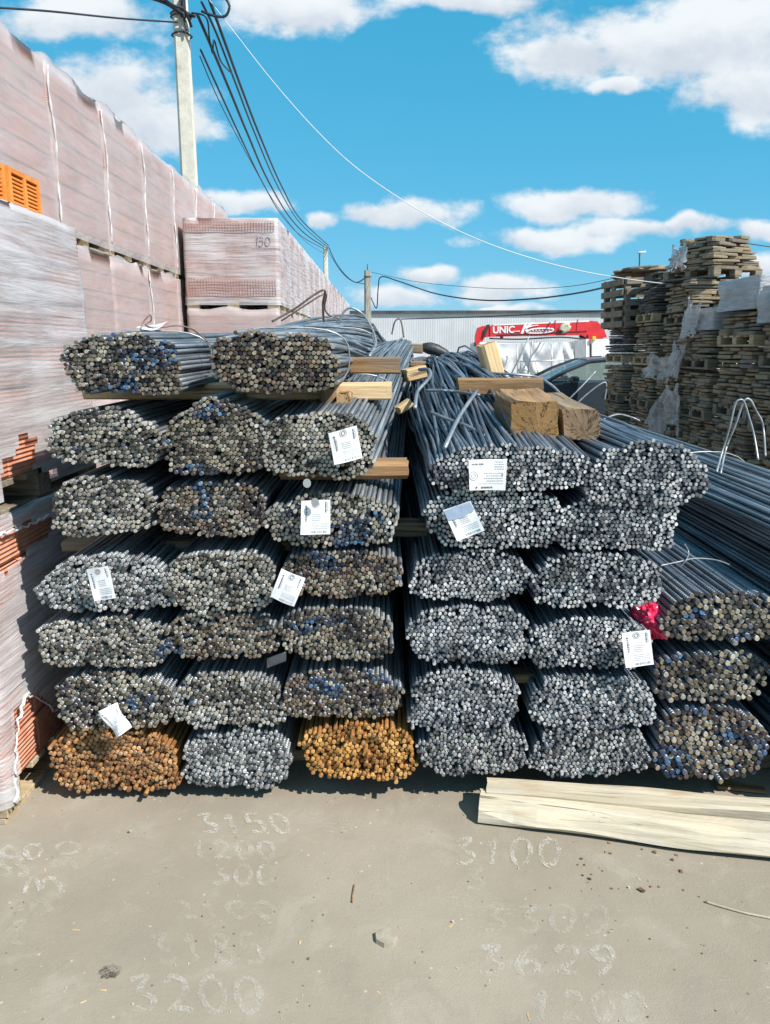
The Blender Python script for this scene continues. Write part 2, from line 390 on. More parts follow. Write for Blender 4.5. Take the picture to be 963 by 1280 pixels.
def stone_mat():
    m, t, b, out = new_mat('sandstone_slab')
    co = t.n('ShaderNodeTexCoord').outputs['Object']; oi = t.n('ShaderNodeObjectInfo')
    off = t.vm('ADD', co, t.vm('MULTIPLY', oi.outputs['Random'], (13.0, 7.0, 5.0)))
    nz = t.noise(t.map(off, (1, 1, 3)), 9, 6, 0.65)
    c = t.mix(t.ramp(nz, 0.3, 0.7), (0.185, 0.140, 0.088, 1), (0.50, 0.39, 0.25, 1))
    c = t.mix(t.ramp(oi.outputs['Random'], 0.55, 1.0), c, (0.21, 0.19, 0.165, 1))
    t.l(c, b.inputs['Base Color']); b.inputs['Roughness'].default_value = 0.9
    bump(t, b, nz, 0.012)
    return m
STONE = stone_mat()
CONCRETE = pmat('pole_concrete', (0.46, 0.45, 0.38), (0.60, 0.58, 0.50), 5, 0.85, bmp=0.004, bscale=30, c3=(0.36, 0.34, 0.28))
CABLE = pmat('black_cable', (0.012, 0.016, 0.025), (0.03, 0.035, 0.05), 5, 0.5)
CABLE_W = pmat('white_cable', (0.62, 0.64, 0.64), (0.72, 0.74, 0.74), 5, 0.5)
PAPER = pmat('tag_paper', (0.80, 0.81, 0.83), (0.88, 0.88, 0.89), 30, 0.35, spec=0.5)
PAPER_GREY = pmat('tag_fold', (0.30, 0.38, 0.52), (0.40, 0.48, 0.6), 30, 0.4)
INK = pmat('printing_ink', (0.07, 0.075, 0.10), (0.18, 0.19, 0.22), 120, 0.6)
INK_L = pmat('light_grey_ink', (0.36, 0.37, 0.40), (0.50, 0.51, 0.54), 120, 0.6)
BAG = pmat('crimson_plastic', (0.55, 0.01, 0.06), (0.78, 0.04, 0.13), 10, 0.28, spec=0.6)
RED = pmat('red_crane_paint', (0.58, 0.022, 0.03), (0.68, 0.045, 0.05), 3, 0.35, spec=0.5, c3=(0.45, 0.03, 0.03))
DARK = pmat('dark_metal', (0.02, 0.021, 0.024), (0.05, 0.05, 0.055), 12, 0.5)
RUBBER = pmat('tyre_rubber', (0.014, 0.014, 0.015), (0.03, 0.03, 0.03), 20, 0.85)
WHITE = pmat('white_paint', (0.72, 0.73, 0.74), (0.8, 0.8, 0.8), 4, 0.45)
YELLOW = pmat('yellow_paint', (0.72, 0.5, 0.03), (0.8, 0.58, 0.06), 4, 0.45)
GREYPANEL = pmat('grey_board', (0.22, 0.245, 0.26), (0.36, 0.385, 0.40), 6, 0.7, stretch=(8, 8, 0.6))
TARP = pmat('white_tarpaulin', (0.55, 0.56, 0.58), (0.66, 0.67, 0.68), 3, 0.5, bmp=0.01, bscale=6)
TARP_BLUE = pmat('blue_tarpaulin', (0.02, 0.12, 0.36), (0.04, 0.19, 0.48), 5, 0.45)
ALU = pmat('bare_aluminium', (0.45, 0.46, 0.48), (0.6, 0.61, 0.62), 12, 0.4, 0.7)
CARPAINT = pmat('graphite_car_paint', (0.045, 0.06, 0.078), (0.055, 0.072, 0.092), 3, 0.22, 0.3, spec=0.6)
CLADDING = pmat('pale_profiled_sheet', (0.47, 0.485, 0.505), (0.58, 0.59, 0.605), 0.4, 0.6, bmp=0.0)
ROOFEDGE = pmat('dark_roof_trim', (0.05, 0.055, 0.06), (0.09, 0.095, 0.10), 2, 0.6)
def glass_mat(name, tintc, alpha):
    m, t, b, out = new_mat(name)
    b.inputs['Base Color'].default_value = (*tintc, 1); b.inputs['Roughness'].default_value = 0.03
    b.inputs['Specular IOR Level'].default_value = 0.9; b.inputs['Alpha'].default_value = alpha
    return m
GLASS = glass_mat('tinted_car_glass', (0.20, 0.26, 0.25), 0.55)
def chalk_mat(name, amount):
    m, t, b, out = new_mat(name)
    co = t.n('ShaderNodeTexCoord').outputs['Object']
    n = t.math('ADD', t.math('MULTIPLY', t.noise(co, 170, 4, 0.7), 0.6), t.math('MULTIPLY', t.noise(co, 22, 3, 0.6), 0.4))
    al = t.math('MULTIPLY', t.ramp(n, 0.42, 0.66), amount)
    b.inputs['Base Color'].default_value = (0.74, 0.73, 0.69, 1); b.inputs['Roughness'].default_value = 0.95
    t.l(al, b.inputs['Alpha'])
    return m
CHALK = {1: chalk_mat('chalk_bold', 0.5), 2: chalk_mat('chalk_worn', 0.32), 3: chalk_mat('chalk_faint', 0.20)}
def ground_mat():
    m, t, b, out = new_mat('dusty_asphalt')
    co = t.n('ShaderNodeTexCoord').outputs['Object']
    big = t.noise(co, 0.9, 5, 0.6); mid = t.noise(co, 5.5, 6, 0.65, 0.6); fine = t.noise(co, 95, 4, 0.75); grit = t.noise(co, 260, 2, 0.6)
    col = t.mix(t.ramp(big, 0.35, 0.65), (0.262, 0.224, 0.172, 1), (0.322, 0.279, 0.219, 1))
    col = t.mix(t.math('MULTIPLY', t.ramp(mid, 0.5, 0.72), 0.55), col, (0.36, 0.325, 0.27, 1))
    col = t.mix(t.math('MULTIPLY', t.ramp(mid, 0.47, 0.28), 0.4), col, (0.235, 0.208, 0.172, 1))
    col = t.mix(t.math('MULTIPLY', t.ramp(fine, 0.60, 0.74), 0.55), col, (0.44, 0.405, 0.345, 1))
    col = t.mix(t.math('MULTIPLY', t.ramp(fine, 0.40, 0.28), 0.5), col, (0.17, 0.15, 0.125, 1))
    vo = t.n('ShaderNodeTexVoronoi'); vo.inputs['Scale'].default_value = 42; t.l(co, vo.inputs['Vector'])
    sel = t.n('ShaderNodeSeparateColor'); t.l(vo.outputs['Color'], sel.inputs[0])
    chip = t.math('MULTIPLY', t.ramp(vo.outputs['Distance'], 0.22, 0.12), t.math('GREATER_THAN', sel.outputs[0], 0.93))
    col = t.mix(t.math('MULTIPLY', chip, 0.6), col, (0.50, 0.46, 0.40, 1))
    chip2 = t.math('MULTIPLY', t.ramp(vo.outputs['Distance'], 0.2, 0.1), t.math('LESS_THAN', sel.outputs[1], 0.05))
    col = t.mix(t.math('MULTIPLY', chip2, 0.7), col, (0.12, 0.09, 0.07, 1))
    st = t.ramp(t.noise(t.map(co, (1, 1.7, 1), rot=(0, 0, .5)), 1.6, 6, 0.68, 0.8), 0.56, 0.70)
    col = t.mix(t.math('MULTIPLY', st, 0.35), col, (0.215, 0.182, 0.145, 1))
    trk = t.ramp(t.noise(t.map(co, (0.12, 2.6, 1), rot=(0, 0, -.12)), 2.85, 4, 0.6), 0.55, 0.72)
    col = t.mix(t.math('MULTIPLY', trk, 0.22), col, (0.23, 0.20, 0.17, 1))
    # pale scuffed chalk dust in soft patches
    dust = t.math('MULTIPLY', t.ramp(t.noise(co, 3.1, 4, 0.6), 0.56, 0.72), t.ramp(t.noise(t.map(co, (1, 2.5, 1), rot=(0, 0, 0.3)), 40, 5, 0.7), 0.5, 0.68))
    col = t.mix(t.math('MULTIPLY', dust, 0.42), col, (0.52, 0.49, 0.43, 1))
    t.l(col, b.inputs['Base Color']); b.inputs['Roughness'].default_value = 0.92; b.inputs['Specular IOR Level'].default_value = 0.2
    bump(t, b, t.math('ADD', t.math('MULTIPLY', fine, 0.5), t.math('ADD', t.math('MULTIPLY', grit, 0.4), t.math('MULTIPLY', t.noise(co, 9, 3, 0.5), 1.2))), 0.0024)
    return m
GROUND = ground_mat()

# ------------------------------------------------------------------ ground with its chalk writing
g = MB(); g.box((0, 150, -0.25), (900, 900, 0.5))
ground = tag(ob('ground', g.mesh('ground', GROUND)), None, None, kind='structure')
DIG = {'0': [[(.5, 1), (.15, .8), (.05, .4), (.3, 0), (.7, .05), (.95, .45), (.85, .85), (.5, 1)]],
       '1': [[(.25, .7), (.6, 1), (.5, .5), (.45, 0)]],
       '2': [[(.1, .8), (.4, 1), (.85, .85), (.75, .5), (.1, .02), (.5, .08), (.95, 0)]],
       '3': [[(.1, .9), (.8, 1), (.4, .6), (.9, .35), (.6, .02), (.05, .08)]],
       '4': [[(.3, 1), (.05, .4), (.9, .42)], [(.7, .9), (.6, 0)]],
       '5': [[(.9, 1), (.25, .98), (.15, .58), (.7, .6), (.85, .25), (.5, 0), (.05, .06)]],
       '6': [[(.8, 1), (.3, .7), (.08, .3), (.4, 0), (.85, .2), (.65, .5), (.15, .35)]],
       '8': [[(.5, .55), (.15, .8), (.5, 1), (.85, .8), (.5, .55), (.1, .25), (.5, 0), (.9, .25), (.5, .55)]],
       '9': [[(.85, .7), (.4, .5), (.1, .8), (.5, 1), (.85, .75), (.7, .3), (.3, 0)]],
       'm': [[(0, .1), (.12, .8), (.3, .9), (.42, .3), (.55, .85), (.8, .8), (1, .1)]],
       'o': [[(.5, .9), (.1, .6), (.2, .15), (.7, .1), (.95, .5), (.5, .9)]]}
def chalk_number(text, x0, y0, x1, y1, level, slant=0.25, seed=0, wd=0.016):
    rnd = random.Random(seed); mb = MB(); n = len(text)
    for i, ch in enumerate(text):
        if ch == ' ': continue
        wch = (x1 - x0) / n
        for st in DIG[ch]:
            pts = catmull([(p[0], p[1], 0) for p in st], 6)
            P = []
            for p in pts:
                fx = i + 0.1 + 0.72 * p.x; ty = 0.05 + 0.9 * p.y
                px = x0 + wch * fx + slant * (ty - .5) * (y1 - y0); py = y1 - ty * (y1 - y0) + rnd.uniform(-.4, .4)
                P.append(on_z(px, py, 0.004))
            L = []; R = []
            for j, p in enumerate(P):
                tdir = (P[min(j + 1, len(P) - 1)] - P[max(j - 1, 0)]); tdir.z = 0
                tdir = tdir.normalized() if tdir.length > 1e-6 else Vector((1, 0, 0))
                s = Vector((-tdir.y, tdir.x, 0)) * wd * (0.6 + 0.6 * rnd.random()) * 0.5
                L.append(p + s); R.append(p - s)
            zz = 0.0003 * (i % 3); mb.grid([[v + Vector((0, 0, zz)) for v in L], [v + Vector((0, 0, zz)) for v in R]], smooth=False, flip=True)
    o = ob('chalk_number', mb.mesh('chalk_number', CHALK[level]), ground); o['kind'] = 'structure'
for a in [("3150", 246, 1016, 366, 1042, 1, -.5, 1), ("1200", 236, 1050, 348, 1074, 2, -.2, 2), ("300", 262, 1080, 348, 1106, 2, 0, 3),
          ("2100", 212, 1126, 350, 1148, 3, -.6, 4), ("3185", 186, 1166, 336, 1206, 3, -.4, 5), ("3200", 158, 1218, 334, 1266, 2, -.2, 6),
          ("o0", -2, 1054, 58, 1074, 1, 0, 7), ("0", 66, 1052, 108, 1068, 2, 0, 8), ("m", 24, 1094, 90, 1120, 1, 0, 9), ("m", 60, 1074, 104, 1088, 3, 0, 10),
          ("33", -4, 1070, 36, 1096, 2, -.4, 11), ("3100", 565, 1046, 706, 1082, 1, 0, 12), ("3", 580, 1084, 612, 1112, 3, 0, 13), ("3300", 600, 1130, 768, 1166, 3, 0, 14),
          ("3629", 592, 1180, 780, 1220, 2, 0, 15), ("1200", 660, 1238, 812, 1276, 3, 0, 16), ("3", 12, 1150, 40, 1180, 3, 0, 17), ("m", 20, 1122, 74, 1142, 3, 0, 18)]:
    chalk_number(*a)

# ------------------------------------------------------------------ timber
def beam_mesh(name, L, W, H, mats, seed=0, seg=10, wob=0.004, ch=0.006, wane=None, crack=False, taper=0.0):
    """sawn beam lying along local X, centred; slightly uneven faces, chamfered arrises, its ends in end grain"""
    rnd = random.Random(seed); mb = MB(); rings = []
    prof = [(-W / 2 + ch, -H / 2), (0, -H / 2), (W / 2 - ch, -H / 2), (W / 2, -H / 2 + ch), (W / 2, 0), (W / 2, H / 2 - ch), (W / 2 - ch, H / 2), (0, H / 2), (-W / 2 + ch, H / 2), (-W / 2, H / 2 - ch), (-W / 2, 0), (-W / 2, -H / 2 + ch)]
    for i in range(seg + 1):
        t = i / seg; x = -L / 2 + L * t; ring = []
        for j, (y, z) in enumerate(prof):
            a = mnoise.noise(Vector((x * 3 + seed * 7, y * 9, z * 9 + seed))) * wob
            b2 = mnoise.noise(Vector((x * 3 - seed * 5, y * 9 + 20, z * 9))) * wob
            yy, zz = y * (1 - taper * t) + a, z + b2
            if wane and wane(x, j): yy, zz = wane(x, j)[0] + yy, wane(x, j)[1] + zz
            ex = 0
            if i in (0, seg): ex = rnd.uniform(-.004, .004)
            ring.append((x + ex, yy, zz))
        rings.append(ring)
    n = len(prof); vs = [p for r in rings for p in r]; fs = []
    for i in range(seg):
        for j in range(n): fs.append((i * n + j, (i + 1) * n + j, (i + 1) * n + (j + 1) % n, i * n + (j + 1) % n))
    mb.add(vs, [f[::-1] for f in fs], 0)
    mb.add(rings[0], [tuple(range(n))[::-1]], 1); mb.add(rings[-1], [tuple(range(n))], 1)
    if wane: mb.m = [2 if (k2 < seg * n and wane(0, k2 % n) and mats[2:]) else q2 for k2, q2 in enumerate(mb.m)]
    return mb.mesh(name, list(mats))
def timber(label, c, L, W, H, rot, mats, seed, name='timber', cat='timber', group='timbers and spacers in the rebar stack', **kw):
    o = ob(name, beam_mesh(name, L, W, H, mats, seed, **kw), None, c, rot)
    return tag(o, label, cat, group)

# ------------------------------------------------------------------ rebar bundles
def rod_geo(pts, r, n=8, tilt=(0, 0)):
    """round bar along Y through pts (x, y, z); a sheared, slightly chamfered face at the front"""
    vs = []; fs = []; mi = []; sm = []
    cs = [(math.cos(2 * math.pi * k2 / n), math.sin(2 * math.pi * k2 / n)) for k2 in range(n)]
    x0, y0, z0 = pts[0]
    rings = [(x0, y0, z0, r * 0.86), (x0, y0 + 0.18 * r, z0, r)] + [(p[0], p[1], p[2], r) for p in pts[1:]]
    for i, (x, y, z, rr) in enumerate(rings):
        for c, s in cs:
            yy = y + ((tilt[0] * c + tilt[1] * s) * r if i < 2 else 0)
            vs.append((x + rr * c, yy, z + rr * s))
    R = len(rings)
    for i in range(R - 1):
        for k2 in range(n):
            fs.append((i * n + k2, i * n + (k2 + 1) % n, (i + 1) * n + (k2 + 1) % n, (i + 1) * n + k2)); mi.append(1 if i == 0 else 0); sm.append(i > 0)
    fs.append(tuple(range(n - 1, -1, -1))); mi.append(1); sm.append(False)
    fs.append(tuple((R - 1) * n + k2 for k2 in range(n))); mi.append(1); sm.append(False)
    return vs, fs, mi, sm
def rod_mesh(name, pts, r, mats, n=8, tilt=(0, 0)):
    vs, fs, mi, sm = rod_geo(pts, r, n, tilt)
    me = bpy.data.meshes.new(name); me.from_pydata(vs, [], fs)
    for m in mats: me.materials.append(m)
    me.polygons.foreach_set('material_index', mi); me.polygons.foreach_set('use_smooth', sm); me.update()
    return me

def pack(a, b, r, p, seed, nmax=400, fill=0.83):
    rs = np.random.RandomState(seed)
    ph = rs.uniform(0, 6.28, 4)
    lim = lambda th: 1 + 0.03 * np.sin(2 * th + ph[0]) + 0.03 * np.sin(3 * th + ph[1]) + 0.03 * np.sin(5 * th + ph[2]) + 0.025 * np.sin(9 * th + ph[3])
    A = a * b * 4 * (1 - 0.8584 / (p * p / 2.0 + 2)) if p > 2 else math.pi * a * b
    A = a * b * 4 * math.gamma(1 + 1 / p) ** 2 / math.gamma(1 + 2 / p)
    N = int(fill * A / (math.pi * r * r))
    if N > nmax: N = nmax; r = math.sqrt(fill * A / (math.pi * N))
    aa, bb = a - r * 0.9, b - r * 0.9
    # start on a jittered hexagonal lattice, keep the inner N
    dlat = 2 * r * 0.98; pts = []
    nz = int(b * 2.6 / (dlat * .866)) + 2; nx = int(a * 2.6 / dlat) + 2
    for i in range(-nz // 2, nz // 2 + 1):
        for j in range(-nx // 2, nx // 2 + 1): pts.append((j * dlat + (i % 2) * dlat / 2, i * dlat * .866))
    P = np.array(pts) + rs.normal(0, r * 0.55, (len(pts), 2))
    th = np.arctan2(P[:, 1] / bb, P[:, 0] / aa)
    pp = np.where(P[:, 1] < 0, p + 1.6, p - .5)[:]
    rho = ((np.abs(P[:, 0] / aa) ** pp + np.abs(P[:, 1] / bb) ** pp) ** (1 / pp)) / lim(th)
    P = P[np.argsort(rho)[:N]]
    for it in range(36):
        D = P[:, None, :] - P[None, :, :]; d2 = np.sqrt((D ** 2).sum(-1)) + 1e-9
        ov = np.clip(2 * r * 0.985 - d2, 0, None); np.fill_diagonal(ov, 0)
        P = P + (D / d2[..., None] * ov[..., None]).sum(1) * 0.42
        th = np.arctan2(P[:, 1] / bb, P[:, 0] / aa)
        pp = np.where(P[:, 1] < 0, p + 1.6, p - .5)
        rho = ((np.abs(P[:, 0] / aa) ** pp + np.abs(P[:, 1] / bb) ** pp) ** (1 / pp)) / lim(th)
        P = P / np.maximum(rho, 1)[:, None]
    return P, r

S = lambda *c: rgb(*c)[:3]
SCHEMES = {  # end colours: list of (weight, colour)
    'tan':   [(4, (0.50, 0.45, 0.36)), (3, (0.36, 0.305, 0.235)), (3, (0.18, 0.15, 0.12)), (2, (0.66, 0.64, 0.55)), (2, (0.09, 0.08, 0.085))],
    'pale':  [(4, (0.62, 0.60, 0.54)), (3, (0.46, 0.435, 0.38)), (2, (0.74, 0.75, 0.72)), (2, (0.24, 0.22, 0.18)), (1, (0.12, 0.11, 0.10))],
    'brown': [(4, (0.38, 0.30, 0.22)), (3, (0.52, 0.46, 0.36)), (3, (0.20, 0.14, 0.12)), (2, (0.62, 0.59, 0.52)), (2, (0.11, 0.09, 0.10))],
    'grey':  [(4, (0.62, 0.64, 0.66)), (3, (0.78, 0.80, 0.82)), (3, (0.36, 0.38, 0.40)), (2, (0.18, 0.19, 0.21)), (1, (0.9, 0.9, 0.9))],
    'silver':[(4, (0.55, 0.56, 0.55)), (3, (0.70, 0.71, 0.70)), (3, (0.36, 0.36, 0.35)), (1, (0.18, 0.18, 0.18))],
    'rust':  [(5, (0.40, 0.225, 0.105)), (3, (0.31, 0.165, 0.075)), (3, (0.50, 0.32, 0.18)), (2, (0.20, 0.10, 0.05))],
    'orange':[(5, (0.52, 0.265, 0.07)), (3, (0.42, 0.20, 0.055)), (2, (0.58, 0.34, 0.12)), (1, (0.26, 0.12, 0.035))],
}
BLUES = [(0.045, 0.08, 0.15), (0.035, 0.045, 0.08), (0.075, 0.15, 0.26), (0.055, 0.06, 0.085)]
BUNDLE_GROUP = 'tied bundles of rebar in the stack'
N_RODS = [0]
DIM = {'tan': .50, 'pale': .55, 'brown': .47, 'grey': .62, 'silver': .60, 'rust': .92, 'orange': .98}
def bundle(label, box, rpx, scheme, seed, Y=2.30, L=5.9, p=3.1, blue=0.0, blue_tone=0, path=None, own=False, side=None, wob=0.008, fill=0.83, tie=(0.45,), jit=0.006, center=None, draw=.92):
    rnd = random.Random(seed)
    if center is None:
        x0, x1, y0, y1 = box
        y0, y1 = y0 + 2.0, y1 - 2.0
        c = at((x0 + x1) / 2, (y0 + y1) / 2, Y); zt = at((x0 + x1) / 2, y0, Y).z; zb = at((x0 + x1) / 2, y1, Y).z
        depth = Y * CP + (CAM_H - c.z) * SP; sc = depth / FOC
        a, b, r = (x1 - x0) / 2 * sc, (zt - zb) / 2, rpx * sc
    else: c, a, b, r = Vector(center), box[0], box[1], rpx
    P, r = pack(a, b, r, p, seed, fill=fill)
    r *= draw
    side = side or STEEL; mats = [side, ROD_END]
    t = thing('rebar_bundle', label, 'rebar bundle', c, 0, BUNDLE_GROUP)
    ys = [0, .25, .6, 1.0, 1.5, 2.0, 2.5, 2.85, 2.9, 4.0, 4.6, 5.2, L] if own else [0, .5, 1.3, 2.4, 3.6, 4.8, L]
    variants = []
    if not own:
        for k2 in range(4):
            sx, sz = rnd.uniform(-1, 1), rnd.uniform(-1, 1); f1, f2 = rnd.uniform(.8, 1.6), rnd.uniform(.8, 1.6)
            pts = [(sx * wob * math.sin(f1 * y) * min(1, y), y, sz * wob * .6 * math.sin(f2 * y) * min(1, y)) for y in ys]
            variants.append(rod_mesh('rod', pts, r, mats, tilt=(rnd.uniform(-.18, .18), rnd.uniform(-.18, .18))))
    wm = (1.0, .975, .95) if scheme in ('grey', 'silver') else (1.0, 1.0, 1.0) if scheme in ('rust', 'orange') else (1.05, .985, .90)
    pal = sorted([(w_, tuple(q2 * m_ for q2, m_ in zip(c_, wm))) for w_, c_ in SCHEMES[scheme]], key=lambda q2: sum(q2[1])); tot = sum(q2[0] for q2 in pal)
    order = list(range(len(P))); rnd.shuffle(order); rest = MB()
    for i, q_ in enumerate(order):
        x, z = P[q_]
        if rnd.random() < 0.015: continue
        dy = rnd.gauss(0, jit) + (rnd.uniform(-.035, .03) if rnd.random() < .035 else 0)
        if own:
            s1, s2, f1, f2 = rnd.uniform(-1, 1), rnd.uniform(-1, 1), rnd.uniform(.7, 1.9), rnd.uniform(.7, 1.9); pts = []
            for y in ys:
                cx, cz, kx, kz, tw = path(y)
                ct, st = math.cos(tw), math.sin(tw)
                X, Z = (x * ct - z * st) * kx, (x * st + z * ct) * kz
                e = min(1, y * 1.2)
                pts.append((cx + X - x + s1 * wob * math.sin(f1 * y + s2) * e, y, cz + Z - z + s2 * wob * math.sin(f2 * y + s1) * e))
            if i < 300: me = rod_mesh('rod', pts, r, mats, n=7, tilt=(rnd.uniform(-.2, .2), rnd.uniform(-.2, .2)))
            rot = (0, 0, 0)
        else:
            me = variants[i % 4]; rot = (rnd.gauss(0, .0015), rnd.uniform(0, 6.28), rnd.gauss(0, .0015))
            pts = [(0, 0, 0), (0, L, 0)]
        u = .5 + .75 * mnoise.noise(Vector((x * 11 + seed, z * 15, seed * 4.1))) + rnd.gauss(0, .24)
        if i >= 300:
            vs, fs, mi, sm = rod_geo(pts, r, 7, (rnd.uniform(-.2, .2), rnd.uniform(-.2, .2)))
            rest.add([(q2[0] + x, q2[1] + dy, q2[2] + z) for q2 in vs], fs, [0 if m_ == 0 else 1 + min(3, max(0, int(u * 4))) for m_ in mi]); rest.sm[-len(fs):] = sm
            continue
        o = ob('rod', me, t, (x, dy, z), rot)
        v = min(.999, max(0.0, u)) * tot
        for wgt, col in pal:
            v -= wgt
            if v <= 0: break
        f = rnd.uniform(.75, 1.2) * DIM[scheme]
        nb = mnoise.noise(Vector((x * 7 + seed * 3.1, z * 12, seed * 1.7)))
        dk = 0.75 + 0.5 * mnoise.noise(Vector((x * 14 - seed, z * 14, seed * 2.3))) 
        if blue and nb > 0.53 - blue and rnd.random() < .85:
            col = BLUES[rnd.randrange(4)]
            if blue_tone: col = tuple(q2 * 1.35 for q2 in col)
            dk = 1.0; f = rnd.uniform(.45, 1.0)
        f *= min(1.15, max(.5, dk + .25))
        o.color = (*[min(0.95, q2 * f) for q2 in col], 1)
        N_RODS[0] += 1
    if rest.v:
        o = ob('further_rods', rest.mesh('further_rods', [side] + [fixed_end([min(.9, q2 * DIM[scheme]) for q2 in pal[min(len(pal) - 1, k2)][1]]) for k2 in range(4)]), t); o['kind'] = 'stuff'
    # the wire that ties the bundle
    for ty in tie:
        cx, cz, kx, kz, tw = path(ty) if path else (0, 0, 1, 1, 0)
        pts = []
        for k2 in range(25):
            th = 2 * math.pi * k2 / 24
            ex = lambda v2: math.copysign(abs(v2) ** (2 / p), v2)
            pts.append((cx + (a * 1.03 + r * .2) * kx * ex(math.cos(th)), ty + 0.05 * math.cos(th), cz + (b * 1.04 + r * .3) * kz * ex(math.sin(th))))
        mb = MB(); mb.tube(pts, 0.003, 5, caps=False); ob('tie_wire', mb.mesh('tie_wire', WIRE), t)
    return t, c, a, b

def lin(pts):
    xs = [q2[0] for q2 in pts]
    return lambda y: tuple(float(np.interp(y, xs, [q2[k2] for q2 in pts])) for k2 in range(1, 6))
def smooth_path(pts):
    P = catmull([(q2[0], q2[1], q2[2]) for q2 in pts], 8); f = lin(pts)
    ys = [v.x for v in P]
    def fn(y):
        _, _, kx, kz, tw = f(y)
        return float(np.interp(y, ys, [v.y for v in P])), float(np.interp(y, ys, [v.z for v in P])), kx, kz, tw
    return fn

# left pile, top row
bundle('dark rebar bundle with navy blotched ends, left end of the top row', (78, 228, 413, 497), 2.9, 'tan', 1, Y=2.243, blue=.28, own=True,
       path=smooth_path([(0, 0, 0, 1, 1, 0), (1.5, .02, .02, 1, 1, 0), (3, .03, .05, 1, .9, .1), (5.9, .05, -.05, 1, .8, .1)]), tie=(.3,), wob=.012)
bundle('twisting brown ended rebar bundle in the top row beneath loose wire loops', (261, 426, 410, 494), 3.1, 'brown', 2, Y=2.242, own=True,
       path=smooth_path([(0, 0, 0, 1, 1, 0), (.8, .02, .02, 1.0, 1.0, -.15), (1.6, .09, .045, .9, .95, -.5), (2.6, .20, .06, .8, .95, -.95), (3.5, .27, .02, .75, .9, -1.3), (4.3, .33, -.16, .8, .9, -1.5), (5.9, .36, -.5, .9, .8, -1.6)]), tie=(.28, 1.6), wob=.02)
# second row
bundle('flattened pale rebar bundle at the left end of the second row from the top', (54, 206, 506, 586), 2.85, 'pale', 3, Y=2.257, p=2.3, blue=.08, tie=(.8,))
bundle('rebar bundle streaked with bright blue paint in the second row from the top', (202, 338, 497, 598), 2.9, 'tan', 4, Y=2.254, p=2.5, blue=.33, blue_tone=1, tie=())
bundle('wide rebar bundle with a tilted white tag, second row from the top', (322, 472, 512, 602), 2.9, 'pale', 5, Y=2.253, own=True, side=STEEL,
       path=smooth_path([(0, 0, 0, 1, 1, 0), (.8, .06, .06, .98, 1.15, 0), (1.6, .14, .15, .92, 1.2, .1), (2.6, .25, .21, .80, 1.2, .25), (3.4, .28, .19, .72, 1.1, .3), (4.4, .28, .0, .75, .9, .2), (5.9, .28, -.35, .8, .8, .1)]), tie=(.8,), wob=.014)
# third row
bundle('pale rebar bundle at the left end of the third row from the top', (60, 194, 594, 672), 2.9, 'pale', 6, Y=2.268, tie=())
bundle('brownish rebar bundle with a blue left corner in the third row from the top', (196, 334, 598, 674), 2.9, 'brown', 7, Y=2.275, blue=.2, blue_tone=1, tie=())
bundle('rebar bundle with blue upper ends behind the upright white tag, third row', (328, 504, 612, 686), 2.9, 'pale', 8, Y=2.273, blue=.24, p=2.3, own=True,
       path=smooth_path([(0, 0, 0, 1, 1, 0), (1.2, .06, .06, .9, 1.1, 0), (2.5, .14, .14, .7, 1.1, .1), (4, .15, .1, .7, 1, .1), (5.9, .15, -.2, .7, .9, 0)]), tie=(), wob=.012)
# fourth row
bundle('pale grey rebar bundle carrying a white tag, left end of fourth row', (45, 224, 690, 768), 2.9, 'silver', 9, Y=2.284, p=2.3, tie=(.5,))
bundle('cream and brown rebar bundle in the middle of the fourth row from the top', (204, 348, 686, 768), 2.85, 'pale', 10, Y=2.278, tie=())
bundle('brown rebar bundle with dark blue ends, right end of the left stack fourth row', (352, 504, 684, 750), 2.9, 'brown', 11, Y=2.281, blue=.2, tie=())
# fifth row
bundle('grey brown rebar bundle at the left end of the fifth row from the top', (47, 212, 768, 838), 2.85, 'pale', 12, Y=2.290, p=3.2, blue=.05, tie=())
bundle('small brown rebar bundle with a clear plastic tag at its corner, fifth row', (204, 350, 764, 826), 2.95, 'brown', 13, Y=2.289, blue=.05, tie=())
bundle('rebar bundle with few blue ends, right end of the left stack fifth row', (349, 493, 756, 828), 2.9, 'tan', 14, Y=2.288, blue=.1, tie=())
# sixth row
bundle('rebar bundle patched with navy paint behind the curled white tag', (67, 220, 838, 914), 2.9, 'tan', 15, Y=2.301, blue=.25, tie=())
bundle('rounded rebar bundle with steel sides showing on top, middle of the sixth row', (216, 354, 838, 914), 2.85, 'pale', 16, Y=2.309, blue=.05, tie=(.35,))
bundle('rebar bundle with bright blue ends at its upper right, above the orange rusted bundle', (354, 502, 832, 902), 2.85, 'brown', 17, Y=2.308, blue=.22, blue_tone=1, tie=())
# bottom row
bundle('wide bundle of rust brown rebar on the ground beside the brick pallet', (57, 226, 907, 992), 2.85, 'rust', 18, Y=2.319, p=2.9, side=STEEL_RUST, tie=())
bundle('silver grey rebar bundle on the ground between the two rusted bundles', (229, 364, 910, 990), 2.85, 'silver', 19, Y=2.319, tie=())
bundle('bundle of bright orange rusted rebar on the ground', (375, 524, 902, 976), 2.95, 'orange', 20, Y=2.312, p=3.2, side=STEEL_RUST, tie=())
